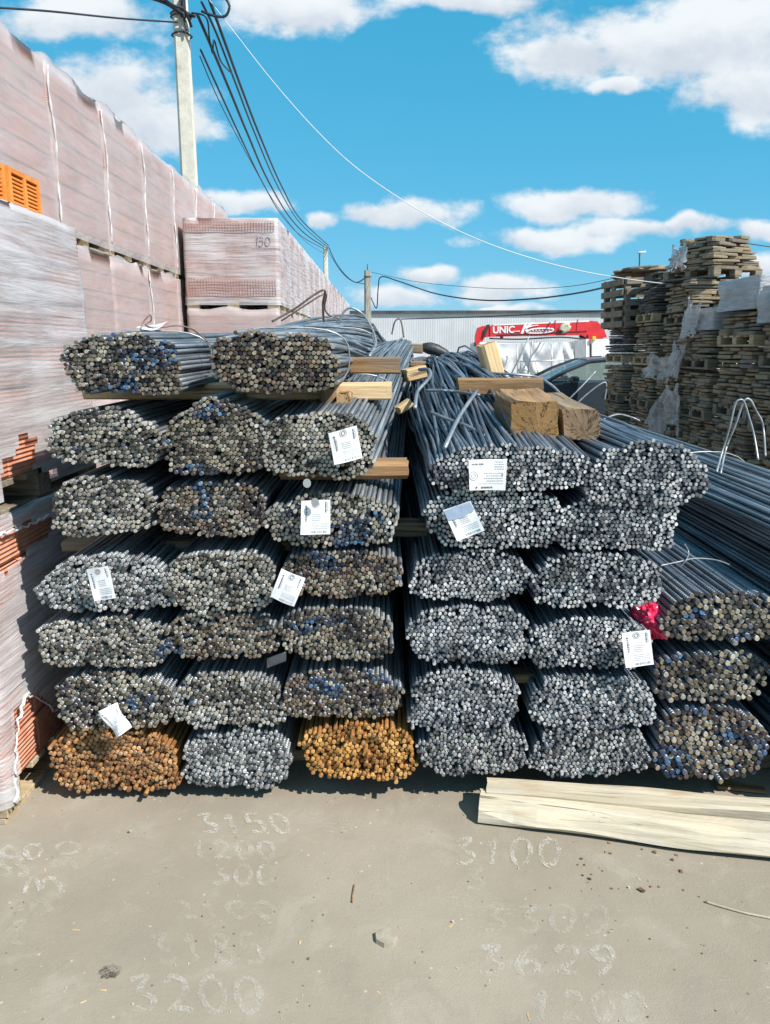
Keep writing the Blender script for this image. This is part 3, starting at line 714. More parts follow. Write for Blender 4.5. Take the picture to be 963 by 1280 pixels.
# right pile
hump = smooth_path([(0, 0, 0, 1, 1, 0), (.5, -.01, .05, .98, 1.3, 0), (1.1, -.02, .12, .95, 1.5, .05), (1.9, -.02, .175, .86, 1.6, .12), (2.7, -.02, .19, .74, 1.6, .2), (3.4, .0, .13, .75, 1.4, .25), (4.4, .04, -.1, .8, 1.2, .2), (5.9, .06, -.4, .9, 1, .1)])
bundle('bright ended rebar bundle humped into a loose mound, top of the middle stack', (534, 742, 552, 618), 2.6, 'grey', 21, Y=2.250, draw=.89, own=True, path=hump, side=STEEL_DARK, tie=(), wob=.05, p=2.6)
bundle('bright ended rebar bundle at the top right of the middle stack beside the grey timber', (732, 886, 546, 638), 2.6, 'grey', 22, Y=2.254, draw=.89, own=True, side=STEEL_DARK,
       path=smooth_path([(0, 0, 0, 1, 1, 0), (1.5, .0, .0, 1.05, 1.0, 0), (3, .02, -.03, 1.1, .9, .1), (5.9, .02, -.25, 1.1, .8, .1)]), tie=(), wob=.03, p=2.4)
bundle('rebar bundle behind the tilted folded tag in the second row of the middle stack', (529, 704, 607, 688), 2.62, 'grey', 23, Y=2.267, draw=.89, side=STEEL_DARK, tie=())
bundle('shaded rebar bundle at the right end of the second row of the middle stack', (696, 852, 613, 692), 2.62, 'grey', 24, Y=2.268, draw=.89, side=STEEL_DARK, tie=())
bundle('rebar bundle at the left end of the third row of the middle stack', (512, 664, 686, 753), 2.6, 'grey', 25, Y=2.280, draw=.89, side=STEEL_DARK, tie=())
bundle('bright rebar bundle above the crimson plastic, third row of the middle stack', (666, 828, 687, 764), 2.62, 'grey', 26, Y=2.270, draw=.89, side=STEEL_DARK, tie=())
bundle('rebar bundle at the left end of the fourth row of the middle stack', (510, 664, 754, 833), 2.6, 'grey', 27, Y=2.288, draw=.89, side=STEEL_DARK, tie=())
bundle('rebar bundle with a white tag at its right end, fourth row of the middle stack', (658, 818, 770, 838), 2.6, 'grey', 28, Y=2.289, draw=.89, side=STEEL_DARK, tie=(), p=3.0)
bundle('round topped rebar bundle at the left of the fifth row in the middle stack', (509, 652, 834, 914), 2.6, 'grey', 29, Y=2.298, draw=.89, side=STEEL_DARK, tie=())
bundle('rebar bundle at the right of the fifth row in the middle stack', (658, 822, 842, 914), 2.6, 'grey', 30, Y=2.294, draw=.89, side=STEEL_DARK, tie=())
bundle('small rebar bundle at the bottom left of the middle stack beside the orange bundle', (524, 660, 906, 972), 2.6, 'silver', 31, Y=2.309, draw=.89, side=STEEL_DARK, tie=())
bundle('rebar bundle at the bottom of the middle stack behind the pale planks', (662, 816, 904, 974), 2.6, 'silver', 32, Y=2.305, draw=.89, side=STEEL_DARK, tie=())
# right column, thicker rods
bundle('thick rebar bundle with blue and tan ends right of the crimson plastic, long sides showing', (830, 990, 736, 806), 3.75, 'tan', 33, Y=2.292, blue=.22, blue_tone=1, tie=(1.3,), side=STEEL_DARK, p=2.5)
bundle('thick brown rebar bundle in the middle of the right column', (817, 962, 812, 880), 3.75, 'tan', 34, Y=2.303, blue=.14, tie=(), side=STEEL_DARK)
bundle('thick rebar bundle with navy ends at the bottom of the right column', (818, 960, 880, 978), 3.75, 'brown', 35, Y=2.310, blue=.3, blue_tone=1, tie=(), side=STEEL_DARK)
bundle('long dark rebar bundle lying low along the right side of the stack', (.26, .10), .0085, 'tan', 37, center=(1.60, 2.2, .755), side=STEEL, tie=(2.0,), p=2.4, wob=.02)
bundle('long dark rebar bundle with two wire loops standing on it', (.24, .11), .0085, 'tan', 38, center=(1.58, 2.25, .93), side=STEEL, tie=(1.4,), p=2.3, wob=.02)
bundle('long dark rebar bundle under the others along the right side of the stack', (.28, .12), .0095, 'tan', 39, center=(1.63, 2.25, .54), side=STEEL_DARK, tie=(), p=2.6)

bundle('lowest dark rebar bundle along the right side of the stack', (.27, .13), .0095, 'tan', 40, center=(1.66, 2.25, .20), side=STEEL_DARK, tie=(), p=2.6)

# stray rods lying across the mound
def stray(label, pts, r=.0075):
    mb = MB(); mb.tube(catmull(pts, 5), r, 7); o = ob('loose_rod', mb.mesh('loose_rod', STEEL), None)
    return tag(o, label, 'rod', 'loose rods on the mound')
stray('loose steel rod lying diagonally up the rebar mound left of the ochre plank', [at(556, 560, 2.29), at(575, 520, 2.55), at(597, 488, 2.9)])
stray('dark rod bent sideways across the lower face of the rebar mound', [at(538, 515, 2.62), at(560, 524, 2.56), at(585, 533, 2.5), at(606, 545, 2.42)], .006)
stray('dark rod crossing the rebar mound high up to the ochre plank', [at(533, 488, 2.95), at(553, 488, 2.92), at(575, 490, 2.9), at(600, 494, 2.85)], .006)
stray('thin rod bent in a hook at the top left of the rebar mound', [at(519, 510, 2.6), at(522, 490, 2.75), at(532, 478, 2.85), at(538, 470, 2.95), at(536, 462, 3.05), at(524, 462, 3.1)], .007)

# ------------------------------------------------------------------ timbers in the stack
XR = (0, 0, 0)
timber('ochre plank under the top row of rebar with a bright sawn right end', at(300, 481, 2.62) + Vector((0, 0, -.02)), 1.06, .12, .055, (0, 0, -.02), (W_FRESH, E_FRESH), 101)
timber('ochre block poking out behind the right end of the top row plank', at(440, 457, 2.82), .36, .10, .062, (0, 0, .03), (W_OCHRE, E_OCHRE), 102)
timber('short dark ochre packing block under the top row plank', at(411, 502, 2.52), .09, .05, .07, (0, math.pi / 2, math.pi / 2), (W_OCHRE, E_OCHRE), 103)
timber('split reddish packing block beside the dark block under the top row plank', at(432, 503, 2.50), .12, .048, .07, (0, 0, math.pi / 2), (W_OCHRE, E_FRESH), 104)
timber('timber spacer with a rounded ochre end between second and third rebar rows', at(430, 586, 2.44), .42, .09, .058, (0, 0, .05), (W_OCHRE, E_OCHRE), 105, ch=.014)
timber('dark spacer timber bridging the narrow gap between the two stacks', at(500, 659, 2.6), .5, .09, .05, (0, 0, 0), (W_GREY, E_GREY), 106)
timber('long brown spacer under the third rebar row', at(225, 679, 2.55), .80, .09, .035, (0, 0, .01), (W_GREY, E_GREY), 107)
timber('spacer with an ochre end below the tagged bundle of the middle stack', at(690, 843, 2.44), .70, .08, .03, (0, 0, .04), (W_OCHRE, E_FRESH), 108)
timber('grey sleeper on the ground under the left stack', Vector((-.45, 2.62, .022)), 1.2, .09, .044, (0, 0, 0), (W_GREY, E_GREY), 109)
timber('grey sleeper on the ground under the middle stack', Vector((.5, 2.62, .040)), .8, .09, .075, (0, 0, 0), (W_GREY, E_GREY), 110)
timber('grey sleeper on the ground under the right column', Vector((1.28, 2.56, .03)), .72, .09, .055, (0, 0, 0), (W_GREY, E_GREY), 111)
# big timbers on the top of the middle stack
t1 = at(671, 525, 2.44)
timber('big ochre squared timber with radiating cracks on its end, on top of the middle stack', (t1.x, 2.44 + .18, t1.z + .004), .36, .165, .135, (0, -.05, math.pi / 2 - .02), (W_OCHRE, E_OCHRE), 112, ch=.012, wob=.014)
t2 = at(724, 531, 2.50)
timber('big grey brown squared timber beside the ochre timber on top of the stack', (t2.x - .005, 2.50 + .21, t2.z + .010), .42, .125, .115, (0, -.05, math.pi / 2 + .06), (W_GREY, E_GREY), 113, ch=.012, wob=.014)
timber('long ochre plank laid crosswise behind the big ochre timber', at(624, 483, 3.03), .335, .10, .066, (0, 0, -.01), (W_OCHRE, E_OCHRE), 114)
timber('cracked pale wood offcut leaning upright behind the rebar mound', at(613, 450, 3.6), .16, .085, .075, (0.1, 1.25, .3), (W_FRESH, E_FRESH), 115, ch=.012, wob=.012)
timber('weathered grey board end behind the top row rebar', at(507, 435, 4.9), .22, .10, .06, (0, .05, -.1), (W_GREY, E_GREY), 116)
timber('small pale board end above the gap between the stacks', at(517, 467, 3.6), .10, .09, .06, (0, -.2, .4), (W_FRESH, E_FRESH), 117)
timber('small ochre board end behind the left stack', at(522, 455, 4.0), .08, .05, .03, (0, 0, .1), (W_OCHRE, E_OCHRE), 118)
timber('broken wood chip caught on the rebar at the gap between stacks', at(505, 508, 2.75), .06, .04, .03, (0, -.5, .5), (W_FRESH, E_FRESH), 119)
timber('reddish brick coloured spacer end left of the third rebar row', at(128, 684, 2.6), .10, .09, .045, (0, 0, .3), (W_OCHRE, E_FRESH), 120)
# pale planks on the ground
gl, gr = on_z(597, 1033), on_z(963, 1080)
ang = math.atan2((gr - gl).y, (gr - gl).x)
dx, dy_ = math.cos(ang), math.sin(ang); nx, ny = -dy_, dx
Lb = 2.3
def plank_at(off_n, start, L, W, H, z0): 
    m = gl + Vector((dx, dy_, 0)) * (start + L / 2) + Vector((nx, ny, 0)) * (off_n + W / 2)
    return (m.x, m.y, z0 + H / 2)
def wane_f(x, j):
    return {3: (-.0, .0)}.get(j)
def wane_front(x, j):
    e = {7: .022, 8: .048, 9: .043, 10: .016, 11: 0.0}.get(j)
    if e is None: return None
    k2 = 1 + .35 * math.sin(x * 3.1) + .2 * math.sin(x * 7.3 + 1)
    lift = .03 * max(0, 1 - (x + 1.15) / .12) if j == 11 else 0
    return (e * k2 + (.02 * max(0, 1 - (x + 1.15) / .2)), lift + .004 * math.sin(x * 11 + j))
b1 = timber('pale bleached plank with a waney stained front edge on the asphalt', plank_at(0, 0, Lb, .105, .072, .010), Lb, .105, .072, (0, 0, ang), (W_PALE, E_PALE), 130, name='plank', cat='plank', group='planks on the asphalt', seg=60, wob=.010, ch=.010, wane=wane_front)
ang2 = ang + .075
m2 = on_z(607, 972, .09); 
timber('rear pale plank lying against the rebar stack on the asphalt', (m2.x + 1.15 * math.cos(ang2), m2.y - .045 + 1.15 * math.sin(ang2), .0575), 2.3, .09, .085, (0, 0, ang2), (W_PALE, E_PALE), 131, name='plank', cat='plank', group='planks on the asphalt', seg=40, wob=.007, ch=.010)
timber('cardboard coloured offcut on the ground under the right column', on_z(925, 984, .006), .16, .05, .012, (0, 0, -.2), (W_OCHRE, E_FRESH), 132)

# ------------------------------------------------------------------ tags
def tag_sheet(label, c4, seed, curl=0.004, style=0, fold=False):
    """paper tag through four corner points (tl, tr, br, bl), bent a little, with its print 0.5 mm proud"""
    rnd = random.Random(seed); tl, tr, br, bl = [Vector(v) for v in c4]
    base = (tl + tr + br + bl) / 4; nrm = (tr - tl).cross(bl - tl).normalized()
    if nrm.y > 0: nrm = -nrm
    def S2(u, v, o=0.0):
        p = tl * (1 - u) * (1 - v) + tr * u * (1 - v) + br * u * v + bl * (1 - u) * v
        bend = 1.4 * curl * (math.sin(u * 3.0 + seed) + .8 * math.sin(v * 3.6 + seed * 2) + .5 * math.sin((u + v) * 5 + seed)) 
        return p + nrm * (bend + o) - base
    t = thing('paper_tag', label, 'tag', base, 0, 'white paper tags on the rebar bundles')
    mb = MB(); N = 9
    F = [[S2(j / N, i / N) for j in range(N + 1)] for i in range(N + 1)]
    B = [[S2(j / N, i / N, -.0012) for j in range(N + 1)] for i in range(N + 1)]
    mb.grid(F); mb.grid(B, flip=True)
    rim = [(0, j) for j in range(N + 1)] + [(i, N) for i in range(1, N + 1)] + [(N, j) for j in range(N - 1, -1, -1)] + [(i, 0) for i in range(N - 1, 0, -1)]
    for q2 in range(len(rim)):
        a, b2 = rim[q2], rim[(q2 + 1) % len(rim)]
        mb.add([F[a[0]][a[1]], F[b2[0]][b2[1]], B[b2[0]][b2[1]], B[a[0]][a[1]]], [(0, 1, 2, 3)])
    ob('sheet', mb.mesh('sheet', PAPER), t)
    pr = MB()
    def q4(u0, v0, u1, v1, mi=0): pr.add([S2(u0, v0, .0007), S2(u1, v0, .0007), S2(u1, v1, .0007), S2(u0, v1, .0007)], [(0, 1, 2, 3)], mi)
    def words(u0, u1, v, h, mi=0, vert=False):
        u = u0
        while u < u1 - .01:
            wd = rnd.uniform(.018, .06)
            e = min(u + wd, u1)
            (q4(v, u, v + h, e, mi) if vert else q4(u, v, e, v + h, mi)); u = e + rnd.uniform(.012, .02)
    def ring(cu, cv, r0, r1, asp, mi=1, n=18):
        for k2 in range(n):
            a0, a1 = 2 * math.pi * k2 / n, 2 * math.pi * (k2 + 1) / n
            g2 = lambda a, r: S2(cu + r * math.cos(a), cv + r * asp * math.sin(a), .0007)
            pr.add([g2(a0, r0), g2(a0, r1), g2(a1, r1), g2(a1, r0)], [(0, 1, 2, 3)], mi)
    asp = (tr - tl).length / max(1e-4, (bl - tl).length)
    if style == 0:      # landscape: heading, round stamp, rows of small print, mark and wordmark at the foot
        words(.08, .40, .12, .06); words(.10, .36, .21, .03, 1)
        for r2 in range(4): words(.68, .93, .06 + r2 * .075, .04, 1)
        ring(.12, .52, .10, .125, asp); ring(.12, .52, .05, .065, asp)
        for r2 in range(4): words(.40 + .06 * (r2 % 2), .92, .42 + r2 * .085, .03, 1)
        q4(.88, .46, .91, .55)
        words(.25, .93, .77, .018, 1); ring(.20, .90, .0, .028, asp, 0, 5); q4(.17, .92, .20, .95); words(.33, .64, .88, .06)
    else:               # portrait: stamp at the top, wordmark up the left side, bars and a table at the foot
        ring(.50, .12, .10, .135, asp); ring(.50, .12, .05, .075, asp, 0)
        words(.22, .62, .15, .05, 0, True); ring(.17, .17, 0, .04, asp, 0, 5); words(.25, .58, .22, .018, 1, True)
        words(.06, .36, .82, .05, 0, True); words(.08, .34, .90, .02, 1, True)
        for r2 in range(4): words(.38, .70, .40 + r2 * .055, .025, 1)
        for r2 in range(4): words(.36, .92, .66 + r2 * .05, .022, 1)
        for k2 in range(11): q4(.36 + k2 * .05, .89, .36 + k2 * .05 + rnd.choice((.012, .022)), .96)
    if fold: pr.add([S2(.02, .02, .0016), S2(.98, .02, .0016), S2(.98, .30, .0016), S2(.52, .40, .0016), S2(.02, .34, .0016)], [(0, 1, 2, 3, 4)], 2)
    po = ob('print', pr.mesh('print', [INK, INK_L, PAPER_GREY]), t); po['kind'] = 'stuff'
    return t
TY = 2.245
tag_sheet('white paper tag tilted slightly left on the wide second row bundle', [at(411, 541, 2.212), at(446, 532, 2.212), at(453, 573, 2.212 + .01), at(418, 581, 2.212)], 1, .005, 1)
tag_sheet('upright white paper tag with a round stamp on the third row bundle', [at(377, 626, 2.222), at(413, 625, 2.222), at(413, 668, 2.222), at(376, 668, 2.222)], 2, .002, 1)
tag_sheet('landscape white paper tag with a round stamp on the humped top bundle', [at(586, 575, 2.206), at(634, 574, 2.206), at(632, 613, 2.206), at(587, 613, 2.206)], 3, .0025, 0)
tag_sheet('tilted white tag with a blue grey folded top in the middle stack', [at(554, 638, 2.215 + .02), at(588, 626, 2.215 + .02), at(606, 663, 2.215), at(572, 677, 2.215)], 4, .004, 1, True)
tag_sheet('white tag between two lobes of the pale grey fourth row bundle', [at(107, 713, 2.228 - .01), at(135, 707, 2.228 - .01), at(146, 746, 2.228), at(118, 752, 2.228)], 5, .003, 1)
tag_sheet('white tag leaning right between two bundles of the fourth row', [at(352, 711, 2.228), at(382, 723, 2.228), at(368, 758, 2.228), at(338, 746, 2.228)], 6, .003, 1)
tag_sheet('curled white tag hanging over the navy patched sixth row bundle', [at(127, 886, 2.250), at(147, 878, 2.250), at(161, 912, 2.250 - .02), at(145, 923, 2.250 - .02)], 7, .010, 1)
tag_sheet('white tag with a stamp and bars beside the crimson plastic', [at(777, 791, 2.238), at(813, 788, 2.238), at(818, 831, 2.238), at(782, 834, 2.238)], 8, .002, 1)
zt = at(190, 409, 2.45)
tag_sheet('white tag lying flat on top of the top row bundle at its wire knot', [at(182, 407, 2.60), at(209, 400, 2.60), at(200, 409, 2.42), at(172, 412, 2.42)], 9, .004, 1)
ct = MB(); ct.grid([[at(334 + 8 * j, 823 + 4 * i - 3 * j, TY) for j in range(4)] for i in range(4)]); 
o = ob('plastic_tag', ct.mesh('plastic_tag', glass_mat('clear_tag_plastic', (.16, .17, .19), .28)))
sm_ = o.modifiers.new('thickness', 'SOLIDIFY'); sm_.thickness = .002
tag(o, 'empty clear plastic tag sleeve at the corner of a fifth row bundle', 'plastic tag')
for px, py, lab in ((384, 604, 'small round metal disc tag hanging under the second row'), (394, 628, 'small round metal disc stuck at the top of the upright tag')):
    mb = MB(); c = at(px, py, 2.205); n = 16
    vs = [(0.012 * math.cos(2 * math.pi * k2 / n), y, 0.014 * math.sin(2 * math.pi * k2 / n)) for y in (-.001, .001) for k2 in range(n)]
    mb.add(vs, [tuple(range(n)), tuple(range(2 * n - 1, n - 1, -1))] + [(k2, n + k2, n + (k2 + 1) % n, (k2 + 1) % n) for k2 in range(n)])
    tag(ob('disc_tag', mb.mesh('disc_tag', ALU), None, c), lab, 'disc tag', 'small metal discs by the tags')

# crimson plastic
mb = MB(); rnd = random.Random(5); c0 = at(813, 773, 2.38); P = []
for i in range(25):
    row = []
    for j in range(34):
        th, ph = math.pi * i / 24, 2 * math.pi * j / 33
        n1 = mnoise.noise(Vector((math.cos(ph) * 1.7 + 3, math.sin(ph) * 1.7, th * 1.6))); n2 = mnoise.noise(Vector((math.cos(ph) * 5, math.sin(ph) * 5, th * 4.5)))
        n3 = mnoise.noise(Vector((math.cos(ph) * 11, math.sin(ph) * 11, th * 9))); rr = 1 + .34 * n1 + .42 * abs(n2) - .30 * abs(n3)
        x, z = .052 * math.sin(th) * math.cos(ph) * rr, .058 * math.cos(th) * rr
        row.append((x - z * .35, .06 * math.sin(th) * math.sin(ph) * rr, z))
    P.append(row)
mb.grid(P, smooth=False, flip=False)
tag(ob('plastic_bag', mb.mesh('plastic_bag', BAG), None, c0), 'crumpled crimson plastic bag stuffed beside the right column of rebar', 'plastic bag')

# loose wires
def wire(label, pts, r=.004, mat=None, group='loose tie wires on the stack', name='wire'):
    mb = MB(); mb.tube(catmull(pts, 7), r, 6); o = ob(name, mb.mesh(name, mat or WIRE), None)
    return tag(o, label, 'wire', group)
Yw = 3.0
wire('left leg and crown of the pale doubled wire loop on the long bundle', [at(896, 590, 2.9), at(903, 565, Yw), at(912, 535, Yw), at(919, 506, Yw), at(924, 500, Yw), at(930, 502, Yw), at(936, 520, Yw), at(943, 545, Yw), at(948, 575, 2.95)], .0042)
wire('second pale wire loop crossing the first on the long bundle', [at(901, 592, 2.9), at(908, 560, Yw + .05), at(920, 530, Yw + .05), at(930, 502, Yw + .05), at(938, 500, Yw + .05), at(946, 515, Yw + .05), at(952, 525, Yw + .05), at(955, 540, Yw + .05), at(957, 570, 2.95)], .0042)
wire('thin pale wire curling across the dark rods above the crimson plastic', [at(826, 707, 2.33), at(850, 702, 2.36), at(870, 698, 2.4), at(895, 700, 2.45), at(912, 706, 2.5)], .0025)
wire('short pale wire hooking up from the middle stack edge', [at(850, 709, 2.36), at(858, 700, 2.36), at(861, 690, 2.4), at(856, 680, 2.4)], .002)
wire('dark doubled wire pointing up from the top row bundle before the wrapped bricks', [at(340, 402, 2.9), at(370, 385, 2.9), at(392, 369, 2.9), at(406, 363, 2.9), at(404, 380, 2.95), at(405, 402, 3.0)], .0045, WIRE_RUST)
wire('second dark wire strand beside the doubled wire on the top row', [at(352, 401, 2.95), at(378, 384, 2.95), at(400, 370, 2.95), at(408, 368, 3.0), at(406, 385, 3.05), at(412, 394, 3.1), at(424, 398, 3.1)], .0035, WIRE_RUST)
wire('thin wire bow arching over the back of the top row bundle', [at(425, 402, 4.0), at(430, 390, 4.0), at(440, 385, 4.0), at(455, 394, 4.0), at(466, 412, 3.9), at(470, 430, 3.7), at(462, 445, 3.4)], .006, WIRE)
wire('grey wire sticking up beyond the top row bundle', [at(490, 418, 5.0), at(494, 402, 5.0), at(501, 400, 5.0), at(505, 422, 5.0)], .006, WIRE_RUST)
wire('curled wire knot at the flat tag on the top row', [at(176, 412, 2.4), at(180, 402, 2.42), at(188, 394, 2.45), at(189, 401, 2.46), at(182, 406, 2.45), at(195, 410, 2.45), at(222, 407, 2.5), at(243, 413, 2.5), at(262, 430, 2.46), at(272, 448, 2.42)], .0026, WIRE_RUST)
for i, (x0, x1, yb) in enumerate(((640, 662, 466), (660, 666, 470), (700, 745, 510))):
    wire(['thin grey wires sprouting diagonally before the white tarpaulin', 'thin upright wire before the white tarpaulin', 'slanted thin wire before the dark car'][i],
         [at(x0, yb, 4.6), at((x0 + x1) / 2, yb - 22, 4.6), at(x1, yb - 46, 4.65)], .0045, WIRE)
wire('bent grey wire beside the slanted wire before the dark car', [at(714, 512, 4.6), at(735, 492, 4.6), at(757, 478, 4.6), at(756, 500, 4.6)], .005, WIRE)
wire('white wire bow over the dark rods behind the grey timber', [at(755, 524, 4.0), at(772, 518, 4.1), at(788, 521, 4.2), at(800, 526, 4.2)], .005, WIRE)
wire('pale wire lying behind the ochre plank on the mound', [at(612, 466, 3.5), at(640, 468, 3.4), at(670, 471, 3.4), at(690, 482, 3.3), at(702, 494, 3.2)], .006, WIRE)

# ------------------------------------------------------------------ brick pallets
def cbox_mesh(name, d, ch, mat):
    mb = MB(); mb.box((0, 0, 0), d, ch); return mb.mesh(name, mat)
BRX = cbox_mesh('brick', (.12, .247, .138), .004, BRICK)        # stretcher along Y
BRY = cbox_mesh('brick', (.247, .12, .138), .004, BRICK)        # stretcher along X
DECKM = {}
def deck(parent, lx, ly, hz, mat, rnd, detail=True, z0=0.0):
    """wooden pallet, deck boards along X, with blocks and runners"""
    key = (round(lx, 2), round(ly, 2), round(hz, 3), mat.name)
    if key not in DECKM:
        a = MB(); a.box((0, 0, 0), (lx, .10, .022), .002); bl = MB(); bl.box((0, 0, 0), (.13, .10, hz - .044), .003); rn = MB(); rn.box((0, 0, 0), (.11, ly, .022), .002)
        DECKM[key] = (a.mesh('deck_board', mat), bl.mesh('block', mat), rn.mesh('runner', mat))
    A, B, R = DECKM[key]
    if not detail:
        mb = MB()
        for i in range(6): mb.box((0, -ly / 2 + .05 + i * (ly - .1) / 5, z0 + hz - .011), (lx, .10, .022))
        for x in (-lx / 2 + .065, 0, lx / 2 - .065):
            mb.box((x, 0, z0 + .011), (.11, ly, .022))
            for y in (-ly / 2 + .05, 0, ly / 2 - .05): mb.box((x, y, z0 + hz / 2), (.13, .10, hz - .044))
        o = ob('pallet_base', mb.mesh('pallet_base', mat), parent); o['kind'] = 'stuff'; return
    for i in range(6): ob('deck_board', A, parent, (rnd.uniform(-.006, .006), -ly / 2 + .05 + i * (ly - .1) / 5, z0 + hz - .011), (0, 0, rnd.uniform(-.008, .008)))
    for x in (-lx / 2 + .065, 0, lx / 2 - .065):
        ob('runner', R, parent, (x, 0, z0 + .011))
        for y in (-ly / 2 + .05, 0, ly / 2 - .05): ob('block', B, parent, (x, y, z0 + hz / 2))

def film_wrap(parent, lx, ly, z0, z1, mat, seed, res=.09, off=.017, cut=None, sag=.03, amp=.010, name='wrap_film', top=True, rim=.012):
    rc = .05; per = []
    def arc(cx, cy, a0):
        for k2 in range(4):
            a = a0 + math.pi / 2 * k2 / 3; per.append((cx + rc * math.cos(a), cy + rc * math.sin(a)))
    hx, hy = lx / 2 + off, ly / 2 + off
    def line(p, q2):
        n = max(1, int(math.dist(p, q2) / res))
        for k2 in range(1, n): per.append((p[0] + (q2[0] - p[0]) * k2 / n, p[1] + (q2[1] - p[1]) * k2 / n))
    arc(hx - rc, hy - rc, 0); line((hx - rc, hy), (-hx + rc, hy)); arc(-hx + rc, hy - rc, math.pi / 2); line((-hx, hy - rc), (-hx, -hy + rc))
    arc(-hx + rc, -hy + rc, math.pi); line((-hx + rc, -hy), (hx - rc, -hy)); arc(hx - rc, -hy + rc, 1.5 * math.pi); line((hx, -hy + rc), (hx, hy - rc))
    per.append(per[0]); nr = max(3, int((z1 - z0) / res)); P = []
    for i in range(nr + 1):
        t = i / nr; row = []
        for (x, y) in per:
            z = z0 + (z1 - z0) * t
            n1 = mnoise.noise(Vector((x * 2.2 + seed * 2.95, y * 2.2, z * 6))); n2 = mnoise.noise(Vector((x * 7, y * 7 + seed, z * 9)))
            k2 = 1 + (amp * n1 + amp * .5 * n2) / max(hx, hy)
            k2 -= .012 * t * t
            row.append((x * k2, y * k2, z + (t ** 6) * rim * (.5 + mnoise.noise(Vector((x * 3, y * 3.5 + seed * 1.9, seed)))))  )
        P.append(row)
    if top:
        for s, dz in ((.985, .008), (.93, .012), (.55, .014), (.02, .010)):
            P.append([(x * s, y * s, z1 + dz + .006 * mnoise.noise(Vector((x * 6, y * 6, seed)))) for (x, y) in per])
    mb = MB(); keep = None
    if cut: keep = lambda i, j: not cut(*[(P[i][j][k2] + P[i + 1][j][k2] + P[i][j + 1][k2] + P[i + 1][j + 1][k2]) / 4 for k2 in range(3)])
    mb.grid(P, keep=keep, flip=True)
    return ob(name, mb.mesh(name, mat), parent)

def brick_pallet(label, cx, cy, z0, lx, ly, courses, film, seed, group, faces=('X',), detail=True, hz=.12, ch=.1455, cut=None, res=.09, crease=False, fl_off=.018, pw=None):
    rnd = random.Random(seed)
    t = thing('brick_pallet', label, 'brick pallet', (cx, cy, z0), 0, group)
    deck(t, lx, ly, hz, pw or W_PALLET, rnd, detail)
    H = courses * ch
    core = MB(); core.box((-.065 if 'X' in faces else 0, .06 if 'Y' in faces else 0, hz + H / 2), (lx - (.14 if 'X' in faces else .012), ly - (.14 if 'Y' in faces else .012), H - .004))
    if not detail:
        core = MB()
        for c in range(courses): core.box((0, 0, hz + ch * (c + .5)), (lx - .01 - .004 * (c % 2), ly - .01 - .004 * (c % 2), ch - .008), .004)
    o = ob('inner_bricks', core.mesh('inner_bricks', BRICK), t); o['kind'] = 'stuff'
    if detail:
        for c in range(courses):
            z = hz + ch * (c + .5) - .002
            if 'X' in faces:
                n = int(round(ly / .25)); w2 = ly / n
                for i in range(n): ob('brick', BRX, t, (lx / 2 - .061 + rnd.uniform(-.003, .004), -ly / 2 + w2 * (i + .5), z), (0, 0, rnd.uniform(-.008, .008)), (1, w2 / .25 * .995, 1))
            if 'Y' in faces:
                span = lx - (.125 if 'X' in faces else 0); n = int(round(span / .25)); w2 = span / n
                for i in range(n): ob('brick', BRY, t, (-lx / 2 + w2 * (i + .5), -ly / 2 + .061 + rnd.uniform(-.003, .004), z), (0, 0, rnd.uniform(-.008, .008)), (w2 / .25 * .995, 1, 1))
    if film:
        film_wrap(t, lx, ly, hz * .5, hz + H + .004, film, seed, res, fl_off, cut, rim=.07 if film == FILM_WALL else .015)
    if crease:   # film gathered into a rope at the corner edge
        mb = MB(); pts = [(lx / 2 + .016 + .006 * math.sin(k2 * 1.3 + seed), -ly / 2 + .02 + .015 * math.sin(k2 * .9 + seed), hz + H * (1 - k2 / 9)) for k2 in range(10)]
        mb.tube(catmull(pts, 3), [.007 + .004 * math.sin(k2 * 1.7 + seed) for k2 in range(28)], 6); ob('film_gather', mb.mesh('film_gather', FILM_CREASE), t)
    return t
WALLG = 'wrapped brick pallets of the tall left wall'
WL, WX = 1.0, -2.30
for lev in range(3):
    for i in range(8):
        y = 4.03 + i * 1.0
        place = ['bottom', 'middle', 'top'][lev]; num = ['first', 'second', 'third', 'fourth', 'fifth', 'sixth', 'seventh', 'eighth'][i]
        brick_pallet(f'pink wrapped brick pallet, {place} tier of the tall wall, {num} column along', WX - .5, y, lev * 1.14, 1.0, .965 if i % 3 == 2 else .985, 7, FILM_WALL, 200 + lev * 20 + i, WALLG, ('X',), detail=(lev > 0 or i > 5), crease=(lev == 2 or i % 2 == 0), res=.1)
ROWG = 'wrapped brick pallets in the row behind the top bundle'
for lev in range(3):
    for i in range(16):
        y = 9.12 + i * 1.06
        num = ['first', 'second', 'third', 'fourth', 'fifth', 'sixth', 'seventh', 'eighth', 'ninth', 'tenth', 'eleventh', 'twelfth', 'thirteenth', 'fourteenth', 'fifteenth', 'sixteenth'][i]
        if lev < 2 and i > 5: continue
        place = ['bottom', 'middle', 'top'][lev]
        lab = 'whitish wrapped brick pallet with 150 written on its front' if (lev == 2 and i == 0) else f'whitish wrapped brick pallet, {place} tier of the row behind the rebar, {num} from front'
        if lev == 2 and i > 5: lab = f'whitish wrapped brick pallet, {num} from the front of the long row'
        brick_pallet(lab, -1.70, y, lev * .975 if True else 0, 1.03, 1.02, 6, FILM_WHITE if lev == 2 else FILM_WALL, 300 + lev * 20 + i, ROWG, ('X', 'Y') if i == 0 else ('X',), detail=(lev == 2 and i < 7), res=.07 if i < 2 else .12, ch=.1405, hz=.125)
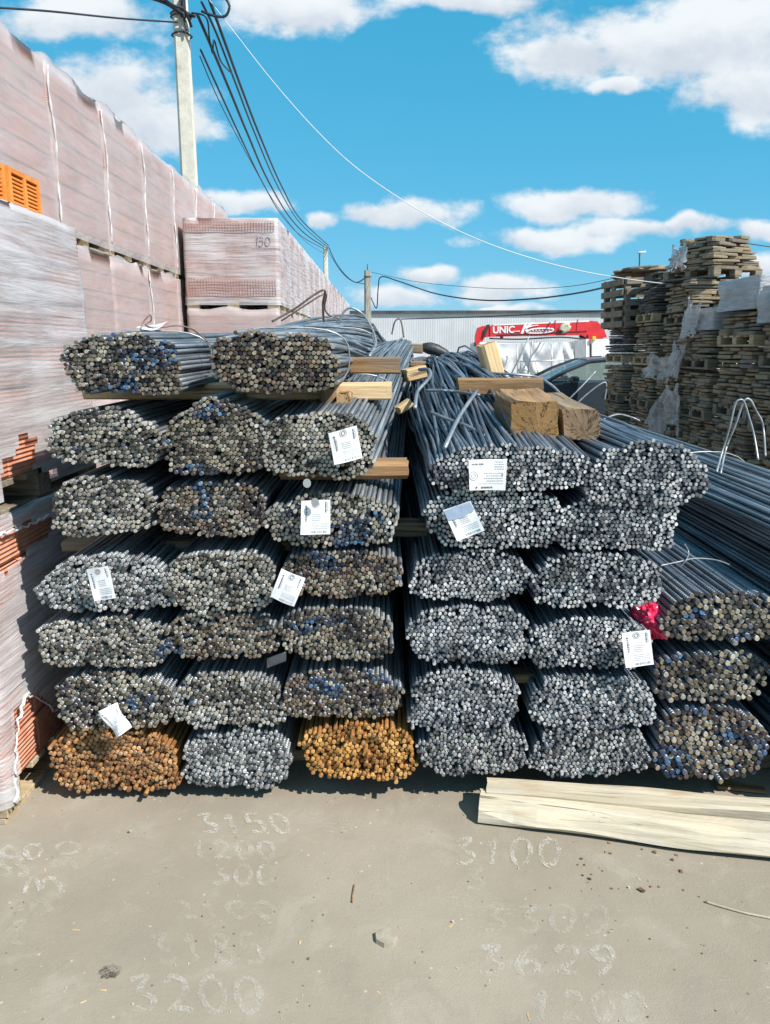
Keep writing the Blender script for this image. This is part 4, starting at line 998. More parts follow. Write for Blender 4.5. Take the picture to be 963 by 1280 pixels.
for i in range(6, 16):   # the far end of the long row stands on a low wall of the same pallets' stock
    num = ['seventh', 'eighth', 'ninth', 'tenth', 'eleventh', 'twelfth', 'thirteenth', 'fourteenth', 'fifteenth', 'sixteenth'][i - 6]
    brick_pallet(f'high wrapped brick pallet under the {num} pallet of the long row', -1.70, 9.12 + i * 1.06, 0, 1.03, 1.02, 13, FILM_WALL, 380 + i, ROWG, ('X',), detail=False, res=.25, ch=.1405, hz=.12)
# pink netting bands on the front of the pallet marked 150, and the writing
mk = MB()
fy = 9.12 - .51 - .026
def netband(z0, z1, x0, x1):
    mb = MB(); n = int((x1 - x0) / .03)
    for k2 in range(n + 1): mb.box((x0 + (x1 - x0) * k2 / n, fy, (z0 + z1) / 2), (.004, .003, z1 - z0))
    for k2 in range(int((z1 - z0) / .03) + 1): mb.box(((x0 + x1) / 2, fy - .0035, z0 + .03 * k2), (x1 - x0, .003, .004))
    return mb
p150 = [o for o in bpy.data.objects if o.get('label') == 'whitish wrapped brick pallet with 150 written on its front'][0]
for z0, z1 in ((2.80, 2.90), (2.12, 2.30)):
    mb = netband(z0, z1, -2.19, -1.21); mb.v = [(a - p150.location.x, b2 - p150.location.y, c - p150.location.z) for a, b2, c in mb.v]
    o = ob('net_band', mb.mesh('net_band', NET), p150); o['kind'] = 'stuff'
mb = MB(); 
for ch_, px in (('1', 320), ('5', 325), ('0', 333)):
    for st in DIG[ch_]:
        pts = [at(px + p.x * 7, 304 - p.y * 11, fy - .006) - p150.location for p in catmull([(q2[0], q2[1], 0) for q2 in st], 5)]
        mb.tube(pts, .004, 5)
o = ob('marker_writing', mb.mesh('marker_writing', INK_L), p150); o['kind'] = 'stuff'

# near stack beside the rebar
NX = -1.25; NY0 = 2.185
def region(polys):
    def inside(y, z):
        for poly in polys:
            c = False; n = len(poly)
            for i in range(n):
                (y1, z1), (y2, z2) = poly[i], poly[i - 1]
                if (z1 > z) != (z2 > z) and y < (y2 - y1) * (z - z1) / (z2 - z1) + y1: c = not c
            if c: return True
        return False
    return inside
def polyx(pts): return [(v.y, v.z) for v in (on_x(px, py, NX) for px, py in pts)]
cutlow = region([polyx([(17, 1010), (16, 940), (12, 890), (33, 868), (58, 880), (80, 905), (95, 930), (75, 960), (40, 1000)]),
                 polyx([(-5, 668), (30, 655), (60, 645), (58, 668), (28, 688), (8, 712), (-5, 720)])])
cuthigh = region([polyx([(-5, 575), (14, 570), (20, 540), (38, 545), (36, 585), (60, 590), (62, 612), (20, 628), (-5, 634)])])
def mk_cut(f, cy, z0): 
    def g2(x, y, z):
        if x < .45: return False
        yy = y + cy + .02 * mnoise.noise(Vector((y * 14, z * 14, 3))); zz = z + z0 + .02 * mnoise.noise(Vector((y * 14, z * 14, 9)))
        return f(yy, zz)
    return g2
NG = 'brick pallets in the near stack beside the rebar'
cy = NY0 + .5
brick_pallet('lower near brick pallet with torn white film showing red brick beside the rebar', NX - .5, cy, 0, 1.0, 1.0, 6, FILM_WHITE, 401, NG, ('X', 'Y'), cut=mk_cut(cutlow, cy, 0), res=.022, ch=.1465, hz=.12)
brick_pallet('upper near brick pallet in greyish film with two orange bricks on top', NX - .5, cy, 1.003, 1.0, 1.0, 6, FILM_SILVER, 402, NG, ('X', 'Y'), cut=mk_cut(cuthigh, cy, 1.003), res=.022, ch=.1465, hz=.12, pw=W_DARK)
near_low = [o for o in bpy.data.objects if o.get('label', '').startswith('lower near brick pallet')][0]
for i_, (pts_, wd_) in enumerate([([(33, 868), (24, 900), (20, 950), (21, 1006)], .006), ([(60, 645), (40, 655), (14, 664), (-6, 670)], .005), ([(33, 868), (50, 874), (72, 890)], .004)]):
    P_ = [on_x(a_, b_, NX + .022) - near_low.location for a_, b_ in pts_]
    C_ = catmull(P_, 8); m = MB()
    m.tube([p + Vector((.004 * math.sin(k_ * 2.1), .006 * math.sin(k_ * 1.3), .005 * math.sin(k_ * 1.7))) for k_, p in enumerate(C_)], [wd_ * (.8 + .3 * math.sin(k_ * .37 + i_)) for k_ in range(len(C_))], 7)
    ob('film_tail', m.mesh('film_tail', FILM_CREASE), near_low)
# orange hollow bricks on top
def hollow(label, y0, ln, seed):
    t = thing('orange_brick', label, 'hollow brick', (NX - .075, y0, 2.008), 0.03, 'orange hollow bricks on the near stack')
    b2 = MB(); h, dpt = .138, .12
    b2.box((-.015, ln / 2, h / 2), (dpt - .03, ln - .004, h), .003)
    ob('brick_body', b2.mesh('brick_body', BRICK_OR), t)
    fr = MB()
    for y in (.010, ln / 2, ln - .010): fr.box((.045, y, h / 2), (.030, .020, h))
    for z in (.008, h - .008): fr.box((.0449, ln / 2, z), (.029, ln - .001, .016))
    ob('face_frame', fr.mesh('face_frame', BRICK_OR), t)
    rb = MB(); rb.box((0, 0, 0), (.026, (ln - .06) / 2, .0075), .001); rm = rb.mesh('rib', BRICK_OR)
    for k2 in range(7):
        for s in (.25, .75): ob('rib', rm, t, (.0425, .010 + (ln - .02) * s, .016 + .0133 * (k2 + .5) + .006))
hollow('bright orange hollow brick with slots at the near left on the near stack', 2.42, .25, 1)
hollow('bright orange hollow brick with slots at the outer edge on top of the near stack', 2.68, .25, 2)

# ------------------------------------------------------------------ pallets of stone slabs
rnd = random.Random(77)
SLABS = []
for k2 in range(8):
    mb = MB(); n = 9; h = .5; base = []
    w2, l2 = 1.0, 1.0
    pts = []
    for j in range(n):
        a = 2 * math.pi * j / n; ex = lambda v: math.copysign(abs(v) ** .45, v)
        pts.append((.5 * ex(math.cos(a)) * rnd.uniform(.9, 1.04), .5 * ex(math.sin(a)) * rnd.uniform(.9, 1.04)))
    vs = [(x * rnd.uniform(.97, 1.0), y * rnd.uniform(.97, 1.0), -.5) for x, y in pts] + [(x, y, rnd.uniform(-.1, .1)) for x, y in pts] + [(x * rnd.uniform(.95, 1.0), y * rnd.uniform(.95, 1.0), .5) for x, y in pts]
    fs = [tuple(range(n - 1, -1, -1)), tuple(range(2 * n, 3 * n))] + [(r2 * n + j, r2 * n + (j + 1) % n, (r2 + 1) * n + (j + 1) % n, (r2 + 1) * n + j) for r2 in (0, 1) for j in range(n)]
    mb.add(vs, fs); SLABS.append(mb.mesh('stone_slab', STONE))
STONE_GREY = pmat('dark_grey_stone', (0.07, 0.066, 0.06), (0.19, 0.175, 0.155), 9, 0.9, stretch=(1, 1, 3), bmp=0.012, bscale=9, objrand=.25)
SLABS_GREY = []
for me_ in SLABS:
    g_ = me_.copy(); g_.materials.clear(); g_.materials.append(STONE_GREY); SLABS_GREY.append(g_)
SG = 'pallets of sandstone slabs along the right side of the yard'
def stone_pallet(label, cx, cy, z0, lx, ly, h, seed, tilt=(0, 0, 0), cone=0.0, th=.042, grey=False):
    r = random.Random(seed)
    t = thing('stone_pallet', label, 'stone pallet', (cx, cy, z0), 0, SG); t.rotation_euler = tilt
    deck(t, lx, ly, .125, W_DARK if r.random() < .6 else W_PALLET, r, True)
    z = .125; top = h
    while z < top:
        tt = r.uniform(th * .75, th * 1.3); f = 1 - cone * ((z - .125) / max(.1, h)) ** 1.3
        xs = [-.5, r.uniform(-.15, .15), .5]; nyc = 2 if ly < .9 else 3
        ys = [-.5] + sorted((k2 + 1) / nyc - .5 + r.uniform(-.1, .1) for k2 in range(nyc - 1)) + [.5]
        for i in range(2):
            for j in range(nyc):
                w2 = (xs[i + 1] - xs[i]) * lx * f; l2 = (ys[j + 1] - ys[j]) * ly * f
                x = (xs[i] + xs[i + 1]) / 2 * lx * f + r.uniform(-.045, .035); y = (ys[j] + ys[j + 1]) / 2 * ly * f + r.uniform(-.03, .03)
                q2 = tt * r.uniform(.5, .97)
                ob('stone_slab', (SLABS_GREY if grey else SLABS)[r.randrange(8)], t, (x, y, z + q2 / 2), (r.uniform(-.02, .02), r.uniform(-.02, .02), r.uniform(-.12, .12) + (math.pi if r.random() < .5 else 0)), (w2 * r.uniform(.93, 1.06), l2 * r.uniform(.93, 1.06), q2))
        z += tt
    return t
X0 = 4.0
def column(name, y0, ly, xf, tiers, seed, lx=.95, cone_top=0.0, last_tilt=(0, 0, 0), grey_from=99):
    z = 0
    for i, h in enumerate(tiers):
        tier = ['bottom', 'second', 'third', 'fourth', 'fifth'][i] if i < len(tiers) - 1 else 'topmost'
        stone_pallet(f'{tier} stone slab pallet of {name}', xf + lx / 2 + rnd.uniform(-.04, .04), y0 + ly / 2, z, lx, ly - .04, h, seed * 10 + i,
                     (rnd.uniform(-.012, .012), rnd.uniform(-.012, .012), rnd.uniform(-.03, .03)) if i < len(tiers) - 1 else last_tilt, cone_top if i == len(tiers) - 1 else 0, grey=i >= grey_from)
        z += h + .03
    return z
zD3 = column('the film capped column closest to the viewer', 7.25, .95, X0, [.62, .66, .42], 1)
zD2 = column('the film capped column below the bright lit heap', 8.28, .95, X0 + .02, [.72, .78, .36], 2)
zD1 = column('the column with torn film draped at its corner', 9.32, .95, X0 + .02, [.62, .60, .44], 3)
zC = column('the tallest column with its sunlit crown', 10.4, .95, X0 + .12, [.62, .60, .55, .58, .55], 4, .9, .45, (0, 0, .42))
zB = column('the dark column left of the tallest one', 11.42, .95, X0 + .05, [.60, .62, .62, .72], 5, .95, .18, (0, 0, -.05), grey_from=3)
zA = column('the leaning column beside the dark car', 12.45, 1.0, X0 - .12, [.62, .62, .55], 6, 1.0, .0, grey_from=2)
# an open crate of grey boards on the leaning column
cr = thing('wooden_crate', 'open grey board crate leaning on the stone column beside the car', 'crate', (X0 + .36, 12.93, zA), 0); cr.rotation_euler = (0, -.05, .06)
for nm, c, dd in [('corner_post', (-.46, -.46, .4), (.09, .09, .8)), ('corner_post', (-.46, .46, .4), (.09, .09, .8)), ('corner_post', (.46, -.46, .4), (.09, .09, .8)), ('corner_post', (.46, .46, .4), (.09, .09, .8)), ('corner_post', (-.515, 0, .38), (.03, .16, .76))]:
    m = MB(); m.box(c, dd, .004); ob(nm, m.mesh(nm, W_DARK), cr)
for k2 in range(5):
    for s, nm in ((-1, 'side_board'), (1, 'side_board')):
        m = MB(); m.box((s * .512 if s > 0 else -.544, 0, .07 + k2 * .165), (.024, .98, .10), .003); ob(nm, m.mesh(nm, W_DARK), cr)
        m = MB(); m.box((0, s * .513, .07 + k2 * .165), (.98, .024, .10), .003); ob(nm, m.mesh(nm, W_DARK), cr)
m = MB(); m.box((0, 0, .03), (.92, .92, .04)); ob('crate_floor', m.mesh('crate_floor', W_DARK), cr)
m = MB(); m.box((0, 0, .25), (.86, .86, .38), .02); ob('crate_lining', m.mesh('crate_lining', DARK), cr)
for k2 in range(9):
    s = ob('stone_slab', SLABS[k2 % 8], cr, (rnd.uniform(-.25, .25), rnd.uniform(-.3, .3), .83 + .022 * k2 * .6), (rnd.uniform(-.04, .04), rnd.uniform(-.04, .04), rnd.uniform(-.4, .4)), (.6, .55, .03))
# film caps and torn drapes
def cap(label, xf, y0, ly, z0, h, seed, lx=1.0, mat=None):
    t = tag(ob('film_cap', None, None, (xf + lx / 2, y0 + ly / 2, z0)), label, 'film cover', 'silvery film covers on the stone pallets')
    film_wrap(t, lx, ly, 0, h, mat or FILM_THICK, seed, .05, .03, None, .05, .035, name='wrap_film')
    m = MB(); m.box((0, 0, h * .45), (lx - .06, ly - .08, h * .85), .02); ob('wrapped_slabs', m.mesh('wrapped_slabs', STONE), t)
cap('silvery film cover over the pallet on the closest stone column', X0 - .02, 7.25, .92, zD3 + .01, .36, 11)
cap('bright silvery film cover over the stone column below the lit heap', X0, 8.28, .92, zD2 + .01, .34, 12)
cap('crumpled film cover with a bright peak over the draped stone column', X0, 9.34, .9, zD1 + .01, .26, 13)
def drape(label, corners, seed, n=14, amp=.07, mat=None):
    tl, tr, br, bl = [Vector(v) for v in corners]; P = []
    for i in range(n + 1):
        row = []
        for j in range(n + 1):
            u, v = j / n, i / n
            p = tl * (1 - u) * (1 - v) + tr * u * (1 - v) + br * u * v + bl * (1 - u) * v
            f = amp * (math.sin(u * 13 + seed + v * 2) * .5 + mnoise.noise(Vector((u * 4, v * 3, seed))) + .5 * mnoise.noise(Vector((u * 9, v * 6, seed + 5))))
            row.append(p + Vector((-abs(f) - .02, f * .35, f * .4 * v + (-.12 * math.sin(u * math.pi) * (1 - v)))))
        P.append(row)
    m = MB(); ragged = lambda i, j: not (i > n - 4 and mnoise.noise(Vector((j * .8, seed, i * .4))) > -.05 + (n - i) * .1)
    m.grid(P, keep=ragged)
    tag(ob('torn_film', m.mesh('torn_film', mat or FILM_DRAPE)), label, 'torn film', 'torn plastic film hanging on the stone pallets')
xd = X0 - .03
dr = lambda px, py: on_x(px, py, xd)
drape('torn clear film hanging in a point between the tallest and draped columns', [dr(846, 425), dr(862, 428), dr(850, 478), dr(838, 470)], 3)
drape('pale torn film sagging from the dark stone column', [dr(818, 440), dr(858, 432), dr(842, 482), dr(808, 470)], 1, amp=.09)
drape('large greyish sheet of torn film fanned out low on the stone columns', [dr(838, 480), dr(852, 478), dr(852, 545), dr(800, 540)], 2, amp=.06)
drape('bright crinkled film hanging down the corner of the draped column', [dr(866, 370), dr(884, 372), dr(872, 420), dr(852, 425)], 4, amp=.06, mat=FILM_THICK)
drape('wisp of crumpled film caught on the left of the lit crown', [on_x(846, 305, X0 + .1), on_x(862, 298, X0 + .1), on_x(862, 335, X0 + .1), on_x(840, 340, X0 + .1)], 5, amp=.08, mat=FILM_THICK)

# ------------------------------------------------------------------ dark car
def car():
    Yc = 14.3; x0 = 1.95
    t = thing('parked_car', 'dark graphite car with its windscreen facing left, parked behind the rebar', 'car', (x0, Yc, 0)); t.scale = (1, 1, .94)
    # profile of the car's side: x from the nose, z
    low = [(.02, .42), (.0, .62), (.10, .74), (.55, .88), (1.18, .98), (2.2, 1.0), (3.6, 1.02), (4.35, 1.0), (4.5, .78), (4.48, .42), (4.2, .26), (.4, .26)]
    mb = MB(); n = len(low); ring = []
    for y, kz, ins in ((.0, 1, .05), (.06, 1, 0), (1.70, 1, 0), (1.76, 1, .05)):
        ring.append([(2.25 + (x - 2.25) * (1 - ins * .4), y, z - (ins * .8 if z > .5 else 0)) for x, z in low])
    vs = [p for r2 in ring for p in r2]; fs = [tuple(range(n)), tuple(range(4 * n - 1, 3 * n - 1, -1))]
    for r2 in range(3):
        for j in range(n): fs.append((r2 * n + j, (r2 + 1) * n + j, (r2 + 1) * n + (j + 1) % n, r2 * n + (j + 1) % n))
    mb.add(vs, fs); ob('body', mb.mesh('body', CARPAINT), t)
    # greenhouse: roof and pillars
    yb, yt = .06, .24
    def pl(x, z, far=False):
        k2 = (z - .98) / .42; y = yb + (yt - yb) * k2
        return Vector((x, 1.76 - y if far else y, z))
    rf = MB(); T = [(1.98, 1.37), (2.35, 1.415), (2.9, 1.42), (3.4, 1.39), (3.75, 1.32)]
    rf.grid([[pl(x, z) + Vector((0, 0, 0)) for x, z in T], [Vector((x, .5, z + .035)) for x, z in T], [Vector((x, 1.26, z + .035)) for x, z in T], [pl(x, z, True) for x, z in T]], flip=True)
    rf2 = rf.mesh('roof', CARPAINT); ob('roof', rf2, t)
    for far in (False, True):
        for pts, nm in (([(1.16, .985), (1.55, 1.20), (1.98, 1.375), (2.4, 1.415), (2.95, 1.415), (3.45, 1.38), (3.9, 1.22), (4.3, 1.0)], 'pillar'), ([(2.62, .99), (2.66, 1.41)], 'pillar'), ([(3.55, .99), (3.62, 1.35)], 'pillar')):
            q2 = MB(); q2.tube([pl(x, z, far) for x, z in pts], .038, 6); ob(nm, q2.mesh(nm, CARPAINT), t)
        for poly in ([(1.32, 1.0), (2.60, 1.0), (2.63, 1.39), (2.35, 1.39), (2.0, 1.34), (1.62, 1.19)], [(2.68, 1.0), (3.53, 1.0), (3.58, 1.33), (3.3, 1.37), (2.7, 1.395)]):
            q2 = MB(); vs = [pl(x, z, far) + Vector((0, .012 if not far else -.012, 0)) for x, z in poly]; vs2 = [v + Vector((0, .006 if not far else -.006, 0)) for v in vs]
            m2_ = len(vs); q2.add(vs + vs2, [tuple(range(m2_)), tuple(range(2 * m2_ - 1, m2_ - 1, -1))] + [(j, m2_ + j, m2_ + (j + 1) % m2_, (j + 1) % m2_) for j in range(m2_)]); ob('side_window', q2.mesh('side_window', GLASS), t)
    q2 = MB(); q2.grid([[pl(1.18, .99), Vector((1.12, .88, .99)), pl(1.18, .99, True)], [pl(1.56, 1.2), Vector((1.52, .88, 1.215)), pl(1.56, 1.2, True)], [pl(1.98, 1.375), Vector((1.95, .88, 1.40)), pl(1.98, 1.375, True)]])
    o = ob('windscreen', q2.mesh('windscreen', GLASS), t)
    q2 = MB(); q2.grid([[pl(3.75, 1.32), pl(3.75, 1.32, True)], [pl(4.3, 1.0), pl(4.3, 1.0, True)]]); ob('rear_window', q2.mesh('rear_window', GLASS), t)
    q2 = MB(); q2.box((1.62, -.09, 1.02), (.17, .17, .13), .035); mi_ = ob('mirror', q2.mesh('mirror', CARPAINT), t)
    q2 = MB(); q2.box((1.62, -.02, .985), (.07, .1, .05), .01); ob('mirror_arm', q2.mesh('mirror_arm', DARK), mi_)
    q2 = MB(); q2.box((2.4, .0, .86), (.18, .03, .03), .006); ob('door_handle', q2.mesh('door_handle', CARPAINT), t)
    for xd_ in (1.42, 2.62, 3.5):
        q2 = MB(); q2.box((xd_, .048, .68), (.012, .012, .6)); ob('door_seam', q2.mesh('door_seam', DARK), t)
    q2 = MB(); q2.box((2.1, .6, .72), (.5, .5, .55), .08); ob('seat', q2.mesh('seat', DARK), t)
    q2 = MB(); q2.tube([(1.85, .42 + .17 * math.cos(a), .98 + .17 * math.sin(a)) for a in [k2 * math.pi / 8 for k2 in range(17)]], .014, 6, caps=False); ob('steering_wheel', q2.mesh('steering_wheel', DARK), t)
    for yh in (.03, 1.5):
        q2 = MB(); q2.box((.12, yh + .12, .70), (.22, .3, .13), .04); ob('headlight', q2.mesh('headlight', WHITE), t)
    for wx in (.85, 3.55):
        for wy in (.10, 1.66):
            w_ = MB(); n = 24
            prof = [(.20, -.10), (.31, -.11), (.33, -.07), (.33, .07), (.31, .11), (.20, .10)]
            P = [[(wx + r2 * math.cos(2 * math.pi * k2 / n), wy + y, .33 + r2 * math.sin(2 * math.pi * k2 / n)) for k2 in range(n + 1)] for r2, y in prof]
            w_.grid(P); wo = ob('wheel', w_.mesh('wheel', RUBBER), t)
            w_ = MB(); w_.tube([(wx, wy - .09, .33), (wx, wy + .09, .33)], .2, 16); ob('rim', w_.mesh('rim', ALU), wo)
car()

# ------------------------------------------------------------------ crane truck
TYv = 22.0
def tpt(px, py, Y=TYv): return at(px, py, Y)
tr_ = thing('crane_truck', 'truck with a red folded crane boom above its white tarpaulin load bed', 'truck', (4.0, TYv, 0))
TL = tr_.location.copy()
def part(nm, mb, mat): return ob(nm, mb.mesh(nm, mat), tr_)
def prism(poly, y0, y1, ch=0):
    m = MB(); n = len(poly); vs = [(p.x - TL.x, y0, p.z) for p in poly] + [(p.x - TL.x, y1, p.z) for p in poly]
    m.add(vs, [tuple(range(n))[::-1], tuple(range(n, 2 * n))] + [(j, (j + 1) % n, n + (j + 1) % n, n + j) for j in range(n)]); return m
part('boom', prism([tpt(*q2) for q2 in [(612, 408), (616, 406), (735, 401), (745, 402), (753, 410), (757, 422), (735, 424), (725, 419), (612, 421)]], -.16, .16), RED)
part('boom_edge', prism([tpt(*q2) for q2 in [(616, 405.8), (735, 400.6), (735, 402.4), (616, 407.2)]], -.12, -.165), WHITE)
part('boom_rib', prism([tpt(*q2) for q2 in [(620, 418.6), (732, 413.6), (732, 414.6), (620, 419.6)]], -.175, -.155), DARK)
m = MB(); m.tube(catmull([tpt(612, 423, TYv - .2) - TL, tpt(650, 424, TYv - .2) - TL, tpt(700, 421.5, TYv - .2) - TL, tpt(730, 424, TYv - .2) - TL], 5), .022, 5); part('hydraulic_hose', m, DARK)
for px_ in (694, 722):
    m = MB(); m.box(tuple(tpt(px_, 411 - (px_ - 622) * .045, TYv - .165) - TL), (.03, .02, .33)); part('boom_band', m, RED)
part('boom_tip', prism([tpt(*q2) for q2 in [(597, 410), (603, 407.5), (612, 408), (612, 421), (605, 422), (602, 429), (594, 431), (594, 420)]], -.13, .13), RED)
part('tip_block', prism([tpt(*q2) for q2 in [(593, 428), (601, 427), (600, 433), (593, 433)]], -.10, .10), DARK)
part('boom_collar', prism([tpt(*q2) for q2 in [(605, 411), (609, 406), (612, 406), (608, 414), (606, 421), (603, 421)]], -.18, .18), DARK)
part('hook', prism([tpt(*q2) for q2 in [(625, 420), (629, 420), (628.5, 424), (626, 424)]], -.05, .05), DARK)
part('crane_column', prism([tpt(*q2) for q2 in [(733, 418), (752, 418), (748, 470), (738, 470)]], -.2, .2), RED)
part('crane_cylinder', prism([tpt(*q2) for q2 in [(724, 420), (729, 418), (739, 438), (734, 440)]], -.05, .05), DARK)
part('control_panel', prism([tpt(*q2) for q2 in [(735, 424), (757, 424), (757, 444), (735, 445)]], -.45, -.30), WHITE)
part('marker_plate', prism([tpt(*q2) for q2 in [(735, 420.5), (739, 420.5), (739, 425), (735, 425)]], -.52, -.46), YELLOW)
part('grey_board', prism([tpt(*q2) for q2 in [(714, 426), (727, 424), (727, 478), (714, 478)]], -.42, -.36), GREYPANEL)
part('white_post', prism([tpt(*q2) for q2 in [(727.5, 424), (732, 424), (732, 478), (727.5, 478)]], -.43, -.35), WHITE)
# tarpaulin side of the bed, hanging in swags
P = []
pl_, pr_ = tpt(606, 430), tpt(714, 427); zb_ = tpt(606, 480).z
for i in range(17):
    row = []
    for j in range(41):
        u, v = j / 40, i / 16
        x = pl_.x + (pr_.x - pl_.x) * u - TL.x; z = pl_.z + (pr_.z - pl_.z) * u + (zb_ - pl_.z) * v
        sw = (u * 2.3) % 1.0
        f = .07 * math.sin(12 * v + 9 * (sw - .5) ** 2 * 4 + u * 3) + .06 * math.sin(u * 21 + v * 2) + .05 * mnoise.noise(Vector((u * 7, v * 4, 3)))
        row.append((x, -.45 + f * (0.3 + v), z - .05 * math.sin(sw * math.pi) * v))
    P.append(row)
m = MB(); m.grid(P); part('tarpaulin', m, TARP)
m = MB(); m.box((pl_.x - TL.x + 1.6, .9, 1.2), (3.6, 2.2, 1.0), .05); part('load_bed', m, TARP)
for px in (647, 690):
    m = MB(); a = tpt(px, 430, TYv - .7) - TL; b2 = tpt(px, 478, TYv - .7) - TL; m.tube([a, b2], .018, 6); part('frame_tube', m, ALU)
m = MB(); m.tube([tpt(647, 452, TYv - .7) - TL, tpt(714, 450, TYv - .7) - TL], .018, 6); part('frame_tube', m, ALU)
m = MB(); m.box((1.0, .9, .62), (7.5, 2.1, .14), .01); part('chassis', m, DARK)
m = MB(); m.box((4.0, .9, 1.35), (1.9, 2.1, 1.5), .12); part('cab', m, WHITE)
for wx in (-.6, .4, 4.2):
    for wy in (-.1, 1.9):
        m = MB(); m.tube([(wx, wy - .14, .48), (wx, wy + .14, .48)], .48, 20, smooth=False); part('wheel', m, RUBBER)
def text_mesh(name, txt, size, mat, parent, loc, rot, ext=.004, shear=0, bold=0):
    cu = bpy.data.curves.new(name, 'FONT'); cu.body = txt; cu.size = size; cu.extrude = ext; cu.shear = shear; cu.offset = bold
    tmp = bpy.data.objects.new('tmp_text', cu); COL.objects.link(tmp)
    dg = bpy.context.evaluated_depsgraph_get(); me = bpy.data.meshes.new_from_object(tmp.evaluated_get(dg)); bpy.data.objects.remove(tmp)
    me.materials.clear(); me.materials.append(mat); me.name = name
    o = ob(name, me, parent, loc, rot); o['kind'] = 'stuff'; return o
p0 = tpt(616, 416.5, TYv - .17) - TL
text_mesh('boom_lettering', 'UNIC', .26, WHITE, tr_, (p0.x, -.168, p0.z), (math.pi / 2, -.03, 0), bold=.008)
p0 = tpt(650, 417.5, TYv - .17) - TL
text_mesh('boom_logo', 'K', .44, WHITE, tr_, (p0.x, -.168, p0.z), (math.pi / 2, -.03, 0), shear=.4, bold=.015)
m = MB()
lp = lambda px, py: tpt(px, py, TYv - .175) - TL
m.tube(catmull([lp(658, 416), lp(664, 412), lp(680, 410.5), lp(691, 411.5), lp(690, 414.5), lp(676, 416.5), lp(660, 416.5)], 5), .022, 5)
m.tube(catmull([lp(657, 411), lp(664, 408), lp(673, 406.5)], 5), [.02] * 6 + [.012] * 5, 5)
m.tube(catmull([lp(643, 414.5), lp(650, 414)], 4), .012, 5)
for k2 in range(7): m.tube([lp(661 + k2 * 4, 415.2), lp(662.4 + k2 * 4, 412.2), lp(663.6 + k2 * 4, 415)], .016, 4)
o = part('boom_script', m, WHITE); o['kind'] = 'stuff'
m = MB(); m.tube(catmull([lp(701, 413), lp(704, 407.5), lp(711, 406.5), lp(709, 412), lp(703, 414.5), lp(706, 411), lp(708, 409)], 4), .075, 6); o = part('boom_emblem', m, pmat('emblem_grey', (.42, .40, .28), (.55, .52, .40), 30))

# ------------------------------------------------------------------ long warehouse behind
def warehouse():
    A, B = at(380, 402, 47), at(1000, 383, 45.5); A.z = B.z = 3.75
    dirv = Vector((B.x - A.x, B.y - A.y, 0)); Ln = dirv.length; ang_ = math.atan2(dirv.y, dirv.x)
    t = thing('warehouse', 'long pale grey warehouse of profiled sheet along the back of the yard', 'warehouse', (A.x, A.y, 0), ang_)
    w_ = 1.15; n = int(Ln / w_); m = MB(); P = []
    xs = []
    pm = MB(); prof = []
    for k2 in range(8):
        for f, y in ((0, 0), (.35, 0), (.5, .005), (.85, .005), (1.0, 0)): prof.append((w_ * (k2 + f) / 8, y))
    pm.grid([[(x, y, 0) for x, y in prof], [(x, y, 3.55) for x, y in prof]], smooth=False)
    me = pm.mesh('wall_panel', CLADDING)
    for i in range(n): ob('wall_panel', me, t, (i * w_, 0, .0))
    m = MB(); m.box((Ln / 2, 6, 1.7), (Ln, 11.8, 3.4)); ob('wall_core', m.mesh('wall_core', CLADDING), t)
    m = MB(); m.box((Ln / 2, -.05, 3.64), (Ln + .3, .16, .18)); ob('roof_edge', m.mesh('roof_edge', ROOFEDGE), t)
    m = MB(); m.add([(-.2, -.1, 3.70), (Ln + .2, -.1, 3.70), (Ln + .2, 6, 3.95), (-.2, 6, 3.95), (-.2, 12, 3.70), (Ln + .2, 12, 3.70)], [(0, 1, 2, 3), (3, 2, 5, 4)]); ob('roof', m.mesh('roof', CLADDING), t)
warehouse()

# film wrapped goods and blue tarpaulin seen over the gap
def heap(name, label, cat, px0, px1, py0, py1, Y, mat, seed, depth=1.0, slope=0.0):
    a, b2 = at(px0, py0, Y), at(px1, py0, Y); zb = 0.0; c = (a + b2) / 2
    m = MB(); P = []; W2 = (b2.x - a.x) / 2; H = c.z
    for i in range(13):
        row = []
        for j in range(29):
            th = 2 * math.pi * j / 28; v = i / 12
            k2 = 1 if v < .75 else math.cos((v - .75) / .25 * math.pi / 2 * .98) ** .55
            z = min(v / .8, 1) * H * (1 if v < .75 else .97 + .03 * (v - .75) * 4)
            ex = lambda q2: math.copysign(abs(q2) ** .5, q2)
            nn = .05 * mnoise.noise(Vector((math.cos(th) * 2, math.sin(th) * 2, v * 5 + seed)))
            row.append((W2 * k2 * ex(math.cos(th)) * (1 + nn), depth / 2 * k2 * ex(math.sin(th)) * (1 + nn), z - slope * k2 * math.cos(th) * v))
        P.append(row)
    m.grid(P); return tag(ob(name, m.mesh(name, mat), None, (c.x, Y + depth / 2, 0)), label, cat)
heap('wrapped_load', 'white film wrapped load behind the gap between the rebar stacks', 'wrapped load', 497, 562, 441, 470, 9.0, FILM_SILVER, 3, 1.0, .05)
m = MB(); m.tube(catmull([at(528, 434, 8.9), at(540, 436, 8.9), at(553, 441, 8.9), at(562, 448, 8.9)], 4), [.05, .06, .07, .08, .08, .08, .08, .07, .07, .07, .06, .06, .04], 6)
tag(ob('rubber_strip', m.mesh('rubber_strip', DARK)), 'dark strip lying over the white wrapped load behind the gap', 'strip')
heap('blue_tarpaulin', 'bright blue tarpaulin heap behind the rebar mound', 'tarpaulin', 578, 612, 444, 460, 8.0, TARP_BLUE, 5, .8)
heap('grey_tarpaulin', 'grey covered heap behind the blue tarpaulin', 'tarpaulin', 574, 604, 438, 450, 9.6, GREYPANEL, 6, .8)

